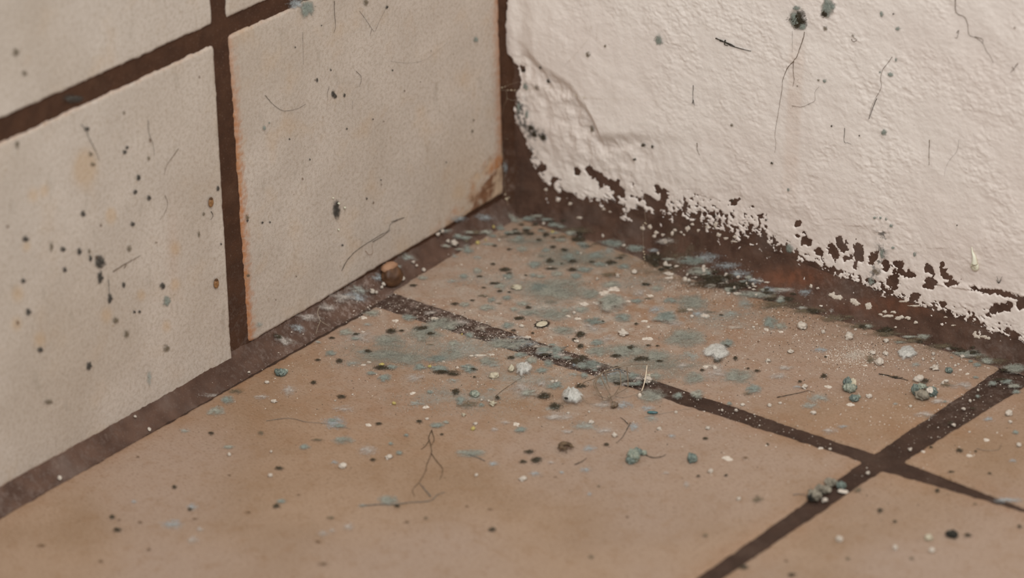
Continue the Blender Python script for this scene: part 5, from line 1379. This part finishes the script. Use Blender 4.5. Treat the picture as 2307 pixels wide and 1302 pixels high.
# on the chipped wall tile
fibre('root_fibre', [(770, 610), (780, 590), (795, 572), (815, 556), (840, 540), (860, 528), (875, 520), (880, 505), (895, 497), (912, 490)], 0.00022, M_ROOTK, 'left', 'long dark fibre low on the chipped wall tile', 'root', branches=[[(840, 545), (862, 532), (880, 518)], [(882, 500), (900, 493), (912, 490)]])
fibre('hair', [(753, 2), (754, 30), (756, 60), (752, 74)], 0.00022, M_ROOTK, 'left', 'upright dark hair at the top of the chipped wall tile', 'hair')
fibre('hair', [(810, 25), (825, 45), (838, 65), (845, 70), (855, 48), (870, 18)], 0.00013, M_ROOTK, 'left', 'dark hair bent into a V near the top of the chipped wall tile', 'hair', branches=[[(838, 65), (834, 80)]])
fibre('hair', [(598, 215), (612, 232), (630, 246), (645, 250), (670, 245), (690, 234)], 0.00018, M_ROOTK, 'left', 'dark hair curved like a bowl on the chipped wall tile', 'hair')
fibre('hair', [(802, 160), (812, 170), (814, 180), (810, 196)], 0.00018, M_ROOTK, 'left', 'short hooked dark hair right of the twin black flecks', 'hair')
fibre('hair', [(682, 72), (683, 110), (684, 145)], 0.00013, M_ROOTG, 'left', 'faint upright hair left of the twin black flecks', 'hair')
fibre('hair', [(742, 195), (738, 210), (739, 226)], 0.00016, M_ROOTK, 'left', 'tiny upright hair touching the twin black flecks', 'hair')
fibre('hair', [(880, 138), (920, 142), (955, 136), (985, 115), (1010, 95)], 0.00008, M_ROOTG, 'left', 'very faint long curved hair right of centre on the chipped wall tile', 'hair')
fibre('hair', [(823, 565), (832, 574), (840, 568), (838, 550)], 0.0002, M_PUPA, 'left', 'small rust-coloured curl below the long dark fibre', 'hair')
fibre('hair', [(795, 228), (793, 246)], 0.0001, M_ROOTG, 'left', 'tiny faint hair below the hooked hair', 'hair')
# on the spotted wall tile
fibre('hair', [(183, 280), (193, 292), (203, 315), (215, 338), (225, 362)], 0.0003, M_ROOTG, 'left', 'long slanting dark hair high on the spotted wall tile', 'hair')
fibre('hair', [(334, 270), (336, 300), (345, 325), (348, 350)], 0.00022, M_ROOTG, 'left', 'upright brown hair high on the spotted wall tile', 'hair')
fibre('hair', [(402, 335), (388, 355), (376, 372), (370, 395)], 0.00024, M_ROOT, 'left', 'slanting brown hair in the upper right of the spotted wall tile', 'hair')
fibre('root_fibre', [(255, 612), (280, 596), (300, 585), (318, 575)], 0.0003, M_ROOT, 'left', 'brown root fibre right of the largest black blot', 'root', branches=[[(285, 595), (280, 605)]])
fibre('hair', [(476, 476), (480, 486), (475, 495)], 0.0003, M_ROOTK, 'left', 'short dark hair just below the upper pupa case', 'hair')
fibre('hair', [(245, 630), (246, 650), (247, 668)], 0.0003, M_ROOTG, 'left', 'short grey hair below the largest black blot', 'hair')
fibre('hair', [(372, 440), (378, 460), (370, 482), (360, 495)], 0.0002, M_ROOT, 'left', 'faint bent brown hair in the right half of the spotted wall tile', 'hair')
# on the painted wall
fibre('root_fibre', [(1612, 86), (1630, 94), (1650, 104), (1670, 110), (1692, 115)], 0.0005, M_ROOTK, 'right', 'dark woody splinter high on the painted wall', 'splinter', branches=[[(1634, 90), (1632, 100), (1640, 103)], [(1622, 92), (1640, 97), (1655, 104)]])
fibre('root_fibre', [(2152, -6), (2154, 28), (2172, 38), (2180, 55), (2183, 78), (2200, 86), (2214, 98), (2222, 115), (2230, 125), (2238, 142)], 0.00022, M_ROOT, 'right', 'long kinked brown root fibre in the upper right of the painted wall', 'root', branches=[[(2196, 83), (2213, 88), (2214, 98)], [(2155, 75), (2160, 68), (2156, 85), (2150, 84)]])
fibre('root_fibre', [(1812, 72), (1810, 85), (1803, 105), (1795, 128), (1788, 138), (1787, 160), (1789, 180), (1786, 195)], 0.00026, M_ROOT, 'right', 'kinked brown root hanging below the large mould blotch', 'root', branches=[[(1788, 138), (1775, 152), (1765, 175), (1762, 190)]])
fibre('hair', [(1785, 70), (1785, 95), (1785, 118)], 0.00011, M_ROOTG, 'right', 'fine upright hair left of the hanging root', 'hair')
fibre('hair', [(1763, 190), (1758, 225), (1752, 262), (1746, 300), (1748, 325), (1745, 345)], 0.00014, M_ROOT, 'right', 'long fine hair running down the painted wall', 'hair')
fibre('hair', [(1784, 238), (1805, 241), (1825, 233), (1836, 226), (1836, 208), (1845, 195)], 0.00013, M_ROOT, 'right', 'bent fine hair right of the hanging root', 'hair')
fibre('hair', [(2010, 128), (2000, 142), (1988, 158), (1984, 178), (1985, 198), (1972, 222), (1964, 240), (1956, 270)], 0.00017, M_ROOT, 'right', 'long slanting hair right of centre on the painted wall', 'hair')
fibre('splinter', [(1975, 222), (1968, 238), (1958, 268)], 0.00028, M_ROOTK, 'right', 'dark needle-like splinter on the slanting hair', 'splinter')
fibre('hair', [(2094, 315), (2093, 345), (2093, 372)], 0.00022, M_ROOT, 'right', 'short upright brown hair in the right half of the painted wall', 'hair')
fibre('hair', [(1562, 192), (1561, 210), (1561, 235)], 0.00026, M_ROOTK, 'right', 'short upright dark hair left of centre on the painted wall', 'hair', branches=[[(1562, 225), (1559, 234)], [(1561, 225), (1565, 238)]])
fibre('hair', [(1570, 322), (1571, 337), (1576, 350)], 0.00026, M_ROOT, 'right', 'small bent brown hair below the upright dark hair', 'hair')
fibre('hair', [(1903, 288), (1902, 318), (1910, 322), (1918, 325)], 0.00018, M_ROOTK, 'right', 'hair ending in a dark hook in the middle of the painted wall', 'hair')
fibre('hair', [(2293, 142), (2284, 155), (2276, 164)], 0.00022, M_ROOT, 'right', 'short slanting brown hair near the right edge', 'hair', branches=[[(2280, 150), (2286, 160)]])
fibre('hair', [(2160, 315), (2156, 340), (2140, 360), (2130, 380), (2127, 400)], 0.00008, M_ROOTG, 'right', 'very faint long hair below the kinked root fibre', 'hair')
fibre('hair', [(1918, 88), (1922, 94), (1930, 90), (1922, 84)], 0.00020, M_ROOT, 'right', 'tiny curled brown hair right of the teal streak', 'hair')
fibre('hair', [(2245, 630), (2250, 638), (2256, 630)], 0.00025, M_ROOTG, 'right', 'small grey tuft just above the paint crack', 'hair', branches=[[(2250, 638), (2246, 622)], [(2250, 638), (2258, 622)]])

# --- cobweb in the corner
def web_pt(x, y, f_):
    """point along the sight line, a share f_ of the way in front of the walls"""
    a_ = at(x, y, 'left') if x < 1150 else at(x, y, 'right', 0.0015)
    return a_ + (CAM - a_) / np.linalg.norm(CAM - a_) * f_


def web(name, lab, strands, beads):
    P0 = web_pt(*strands[0][0])
    root = bpy.data.objects.new(name, None); COL.objects.link(root); root.location = Vector(P0); root.empty_display_size = 0.004
    tag(root, lab, 'cobweb')
    for st in strands:
        Q = smooth_path(np.array([web_pt(*p) for p in st]) - P0, 5)
        V_, F_ = tube_geo(Q, 0.000022, 4)
        obj('strand', make_mesh('strand', V_, F_, [M_WEB]), root)
    for (x, y, f_, r) in beads:
        V_, F_ = lump_geo(1, int(x), 0.5)
        obj('dust_bead', make_mesh('dust_bead', V_ * 0.62 * r * np.array([1.3, 1.3, 0.8]) + web_pt(x, y, f_) - P0, F_, [M_WEB]), root)
    return root


web('cobweb', 'thin dusty cobweb spanning the upright corner between both walls',
    [[(1042, 205, 0.0005), (1095, 197, 0.006), (1130, 197, 0.010), (1150, 190, 0.007), (1170, 184, 0.001)], [(1085, 203, 0.0005), (1132, 203, 0.010), (1155, 204, 0.010), (1168, 212, 0.002)], [(1150, 204, 0.010), (1200, 201, 0.006), (1250, 197, 0.004), (1300, 216, 0.003), (1345, 222, 0.002), (1410, 224, 0.002), (1482, 226, 0.0005)],
     [(1140, 204, 0.010), (1142, 222, 0.010), (1135, 240, 0.006), (1130, 265, 0.001)], [(1327, 85, 0.0008), (1300, 118, 0.002), (1283, 135, 0.002), (1262, 160, 0.0008)], [(1345, 60, 0.0008), (1344, 90, 0.001)], [(1142, 222, 0.010), (1155, 226, 0.008), (1165, 222, 0.002)]],
    [(1095, 197, 0.006, 0.00022), (1104, 197, 0.007, 0.0003), (1131, 197, 0.010, 0.0004), (1138, 195, 0.010, 0.0003), (1152, 203, 0.010, 0.0005), (1160, 203, 0.009, 0.0004), (1144, 203, 0.010, 0.0003), (1238, 198, 0.004, 0.0003), (1229, 199, 0.004, 0.0003), (1193, 201, 0.006, 0.0003), (1297, 215, 0.003, 0.0004), (1316, 220, 0.003, 0.0004), (1283, 136, 0.002, 0.0003), (1302, 116, 0.002, 0.0002), (1142, 221, 0.010, 0.0002), (1142, 313, 0.004, 0.0002), (1344, 88, 0.001, 0.0002), (1332, 62, 0.001, 0.0003)])
web('cobweb', 'single hanging web thread with a pale crumb in front of the corner grout',
    [[(1132, 318, 0.004), (1136, 380, 0.010), (1138, 425, 0.014), (1141, 447, 0.015)], [(1141, 447, 0.015), (1144, 460, 0.015)], [(1141, 447, 0.015), (1147, 444, 0.015)]],
    [(1141, 448, 0.015, 0.0007), (1138, 438, 0.015, 0.0004), (1146, 445, 0.015, 0.0004), (1143, 453, 0.015, 0.0003), (1144, 460, 0.015, 0.0002)])
web('cobweb', 'upper white fleck of silk hanging before the ragged paint edge', [[(1447, 513, 0.012), (1449, 507, 0.012), (1455, 502, 0.012), (1453, 480, 0.006), (1452, 440, 0.001)]], [(1447, 512, 0.012, 0.0004), (1449, 507, 0.012, 0.0004), (1453, 502, 0.012, 0.0004), (1456, 504, 0.012, 0.0003)])
web('cobweb', 'lower white fleck of silk hanging above the mouldy corner tile', [[(1450, 592, 0.020), (1452, 580, 0.020), (1450, 568, 0.020), (1449, 540, 0.015), (1448, 514, 0.012)]], [(1450, 567, 0.020, 0.0004), (1452, 573, 0.020, 0.0004), (1451, 579, 0.020, 0.0005), (1453, 584, 0.020, 0.0003), (1450, 592, 0.020, 0.00025)])

# --- uncountable dust: pale grains and dark grit strewn over the floor and joints
def dust(name, lab, n_, mat, fun, r0, r1, seed):
    rng = np.random.default_rng(seed)
    P = fun(rng, n_)
    m = len(P)
    base = np.array([[1, 0, 0], [-0.5, 0.87, 0], [-0.5, -0.87, 0], [0, 0, 0.9]])
    r = (r0 + (r1 - r0) * rng.random(m) ** 3)
    rot = rng.random(m) * 6.28
    cs, sn = np.cos(rot), np.sin(rot)
    V = np.stack([np.stack([base[k, 0] * cs - base[k, 1] * sn, base[k, 0] * sn + base[k, 1] * cs, np.full(m, base[k, 2])], 1) * r[:, None] for k in range(4)], 1)
    V = V * (1 + 0.5 * (rng.random((m, 4, 1)) - 0.5)) + P[:, None, :]
    o_ = np.arange(m)[:, None] * 4
    F = np.concatenate([o_ + np.array([[0, 1, 3]]), o_ + np.array([[1, 2, 3]]), o_ + np.array([[2, 0, 3]])])
    o = obj(name, make_mesh(name, V.reshape(-1, 3), F, [mat], False))
    tag(o, lab, 'dust', None, 'stuff')


def scatter(fields):
    """pixel-space clusters (x, y, sx, sy, weight) dropped on the floor"""
    w = np.array([q[4] for q in fields], float); w /= w.sum()
    def fun(rng, n_):
        k = rng.choice(len(fields), n_, p=w)
        g = rng.normal(0, 1, (n_, 2))
        fx = np.array([q[:4] for q in fields])[k]
        px = fx[:, 0] + g[:, 0] * fx[:, 2]; py = fx[:, 1] + g[:, 1] * fx[:, 3]
        d = _fw + ((px - W / 2) / F_PX)[:, None] * _R - ((py - H / 2) / F_PX)[:, None] * _U
        P = CAM + d * (-CAM[2] / d[:, 2])[:, None]
        ok = (P[:, 1] < -0.0005) & (P[:, 0] > 0.0005)
        P = P[ok]
        P[:, 2] = lift(P, 'floor') + 0.00004
        return P
    return fun


dust('plaster_dust', 'pale plaster dust strewn over the mouldy floor', 7500, M_CRUMB, scatter([(1300, 800, 60, 14, 1.5), (1180, 765, 50, 14, 1.5), (1400, 845, 40, 10, 0.8), (1600, 640, 70, 14, 3), (1750, 760, 200, 70, 3), (2050, 830, 150, 60, 2), (1750, 720, 130, 38, 5), (1930, 800, 40, 14, 5), (2050, 790, 150, 50, 5), (1300, 720, 300, 90, 4), (1050, 760, 220, 70, 4), (1600, 830, 260, 70, 4), (2080, 930, 120, 40, 2), (1600, 610, 90, 26, 4), (1150, 560, 90, 40, 1.5), (850, 690, 60, 16, 1.6), (1020, 725, 60, 16, 1.5), (1900, 1000, 200, 60, 0.6), (700, 850, 120, 60, 1.0), (1100, 780, 60, 20, 1.2), (1680, 955, 110, 34, 0.8)]), 0.00012, 0.0004, 5)
dust('dark_grit', 'dark grit strewn over the mouldy floor', 2600, M_DARK, scatter([(1800, 790, 180, 60, 3), (1500, 640, 260, 60, 3), (1000, 800, 250, 80, 3), (1300, 980, 500, 130, 2), (2050, 780, 130, 22, 3), (1850, 710, 100, 16, 3), (1150, 560, 90, 40, 2), (2000, 1150, 200, 80, 0.5)]), 0.00009, 0.00028, 8)


# ------------------------------------------------------------------ labels that single each thing out
MARKS = [(1380, 880, 'the dead spider', 80), (1290, 893, 'the white fluffy mound', 50), (1980, 1040, 'the joint crossing', 90), (1260, 655, 'the broad grey-green mat', 70), (882, 622, 'the brown pellet', 70), (1915, 868, 'the upright mouldy pebble', 70), (2085, 882, 'the pebble heap', 80), (1221, 730, 'the pale seed disc', 50),
         (1190, 500, 'the room corner', 90), (2042, 797, 'the big white disc', 60), (970, 1040, 'the forked root', 90), (1427, 1027, 'the grey-green lump', 80), (1275, 1007, 'the curled husk', 50), (632, 839, 'the knobbly teal lump', 80), (1500, 717, 'the dark blue-green cushion', 60), (1850, 1105, 'the grey fluff', 60),
         (224, 600, 'the largest black blot', 110), (490, 550, 'the pupa cases', 110), (757, 472, 'the beaded grey smear', 90), (750, 212, 'the twin black flecks', 90), (1090, 430, 'the chipped tile corner', 80), (2196, 590, 'the ivory drip', 90), (1802, 42, 'the large dark blotch', 90), (1640, 100, 'the dark splinter', 80), (1300, 200, 'the lumpy ridge', 90),
         (1930, 795, 'the white powder spill', 50), (1610, 795, 'the soft white mound', 50), (1180, 885, 'the round whitish patch', 45), (890, 1128, 'the long grey fibre', 80), (1185, 825, 'the upright white mound', 45), (1378, 685, 'the lumpy green cushion', 45), (1990, 1200, 'the black lump with pale top', 0), (1470, 929, 'the teal wing case', 45), (960, 740, 'the black-specked mat', 60)]


def place(px, py, surf):
    def side(dx, dy):
        if abs(dx) > 1.8 * abs(dy):
            return 'right of' if dx > 0 else 'left of'
        if surf == 'floor':
            return 'in front of' if dy > 0 else 'behind'
        return 'below' if dy > 0 else 'above'
    best = None
    for (x, y, nm, r) in MARKS:
        if surface_of(x, y) != surf:
            continue
        d = math.hypot((px - x), (py - y) * 1.3)
        if r and d < 1.6 * r and (best is None or d / r < best[0]):
            best = (d / r, side(px - x, py - y) + ' ' + nm)
    if best:
        return best[1]
    if surf == 'left':
        if py > np.interp(px, [0, 545, 1150], [1100, 790, 455]) - 6:
            return 'on the grout at the left wall foot'
        return 'on the chipped wall tile' if px > 515 else ('on the spotted wall tile' if py > 325 - 0.46 * px else 'on the upper left wall tile')
    if surf == 'right':
        foot = np.interp(px, EDGE_X, EDGE_Y)
        if py > foot - 75:
            return 'along the ragged paint edge'
        return 'on the left half of the painted wall' if px < 1720 else 'on the right half of the painted wall'
    long_ = 670 + (px - 865) * 0.34
    if abs(py - long_) < 13 and 850 < px < 1950:
        return 'on the long floor joint'
    cb = np.interp(px, [1200, 1500, 1700, 2000, 2300], [505, 595, 660, 752, 830])
    if px > 1200 and py < cb + 10:
        return 'at the painted wall foot'
    if py < long_ and px < 2250 - (py - 850) * 1.4:
        return ('at the back left of the corner tile' if px < 1150 else 'at the back of the corner tile') if py < 600 else ('on the left of the corner tile' if px < 1250 else ('in the middle of the corner tile' if px < 1700 else 'on the right of the corner tile'))
    if px > 1990 and py < 1040 + 0.36 * (px - 1990):
        return 'on the tile at the right edge'
    if px > 1990 - (py - 1050) * 1.45:
        return 'on the front right tile'
    if py > 1130:
        return 'at the front edge of the front tile'
    return 'on the left of the front tile' if px < 800 else ('in the middle of the front tile' if px < 1300 else 'on the right of the front tile')


ORD = ['', 'first', 'second', 'third', 'fourth', 'fifth', 'sixth', 'seventh', 'eighth', 'ninth', 'tenth', 'eleventh', 'twelfth']
bins = {}
for (o, kind, px, py, rx, surf) in REG:
    sz = 'broad ' if rx > 24 else ('' if rx > 12 else ('small ' if rx > 5 else 'tiny '))
    if surf != 'floor':
        sz = 'broad ' if rx > 15 else ('' if rx > 7 else ('small ' if rx > 3.5 else 'tiny '))
    bins.setdefault((sz + kind, place(px, py, surf)), []).append((px, o))
for (kind, where), rows in bins.items():
    rows.sort(key=lambda q: q[0])
    plural = kind[:-5] + 'patches' if kind.endswith('patch') else kind + 's'
    for k, (_, o) in enumerate(rows):
        if len(rows) == 1:
            o['label'] = kind + ' ' + where
        elif len(rows) == 2:
            o['label'] = ('left' if k == 0 else 'right') + ' one of two ' + plural + ' ' + where
        elif len(rows) <= 9:
            o['label'] = ('leftmost ' + kind if k == 0 else ('rightmost ' + kind if k == len(rows) - 1 else ORD[k + 1] + ' ' + kind + ' from left')) + ' ' + where
        else:
            o['label'] = kind + ' ' + where
        if len(rows) > 1:
            o['group'] = plural + ' ' + where
for o in list(bpy.data.objects):
    if len(str(o.get('label', '')).split()) > 16:
        o['label'] = o['label'].replace(' at the ', ' at ').replace(' on the ', ' on ').replace(' of the ', ' of ')
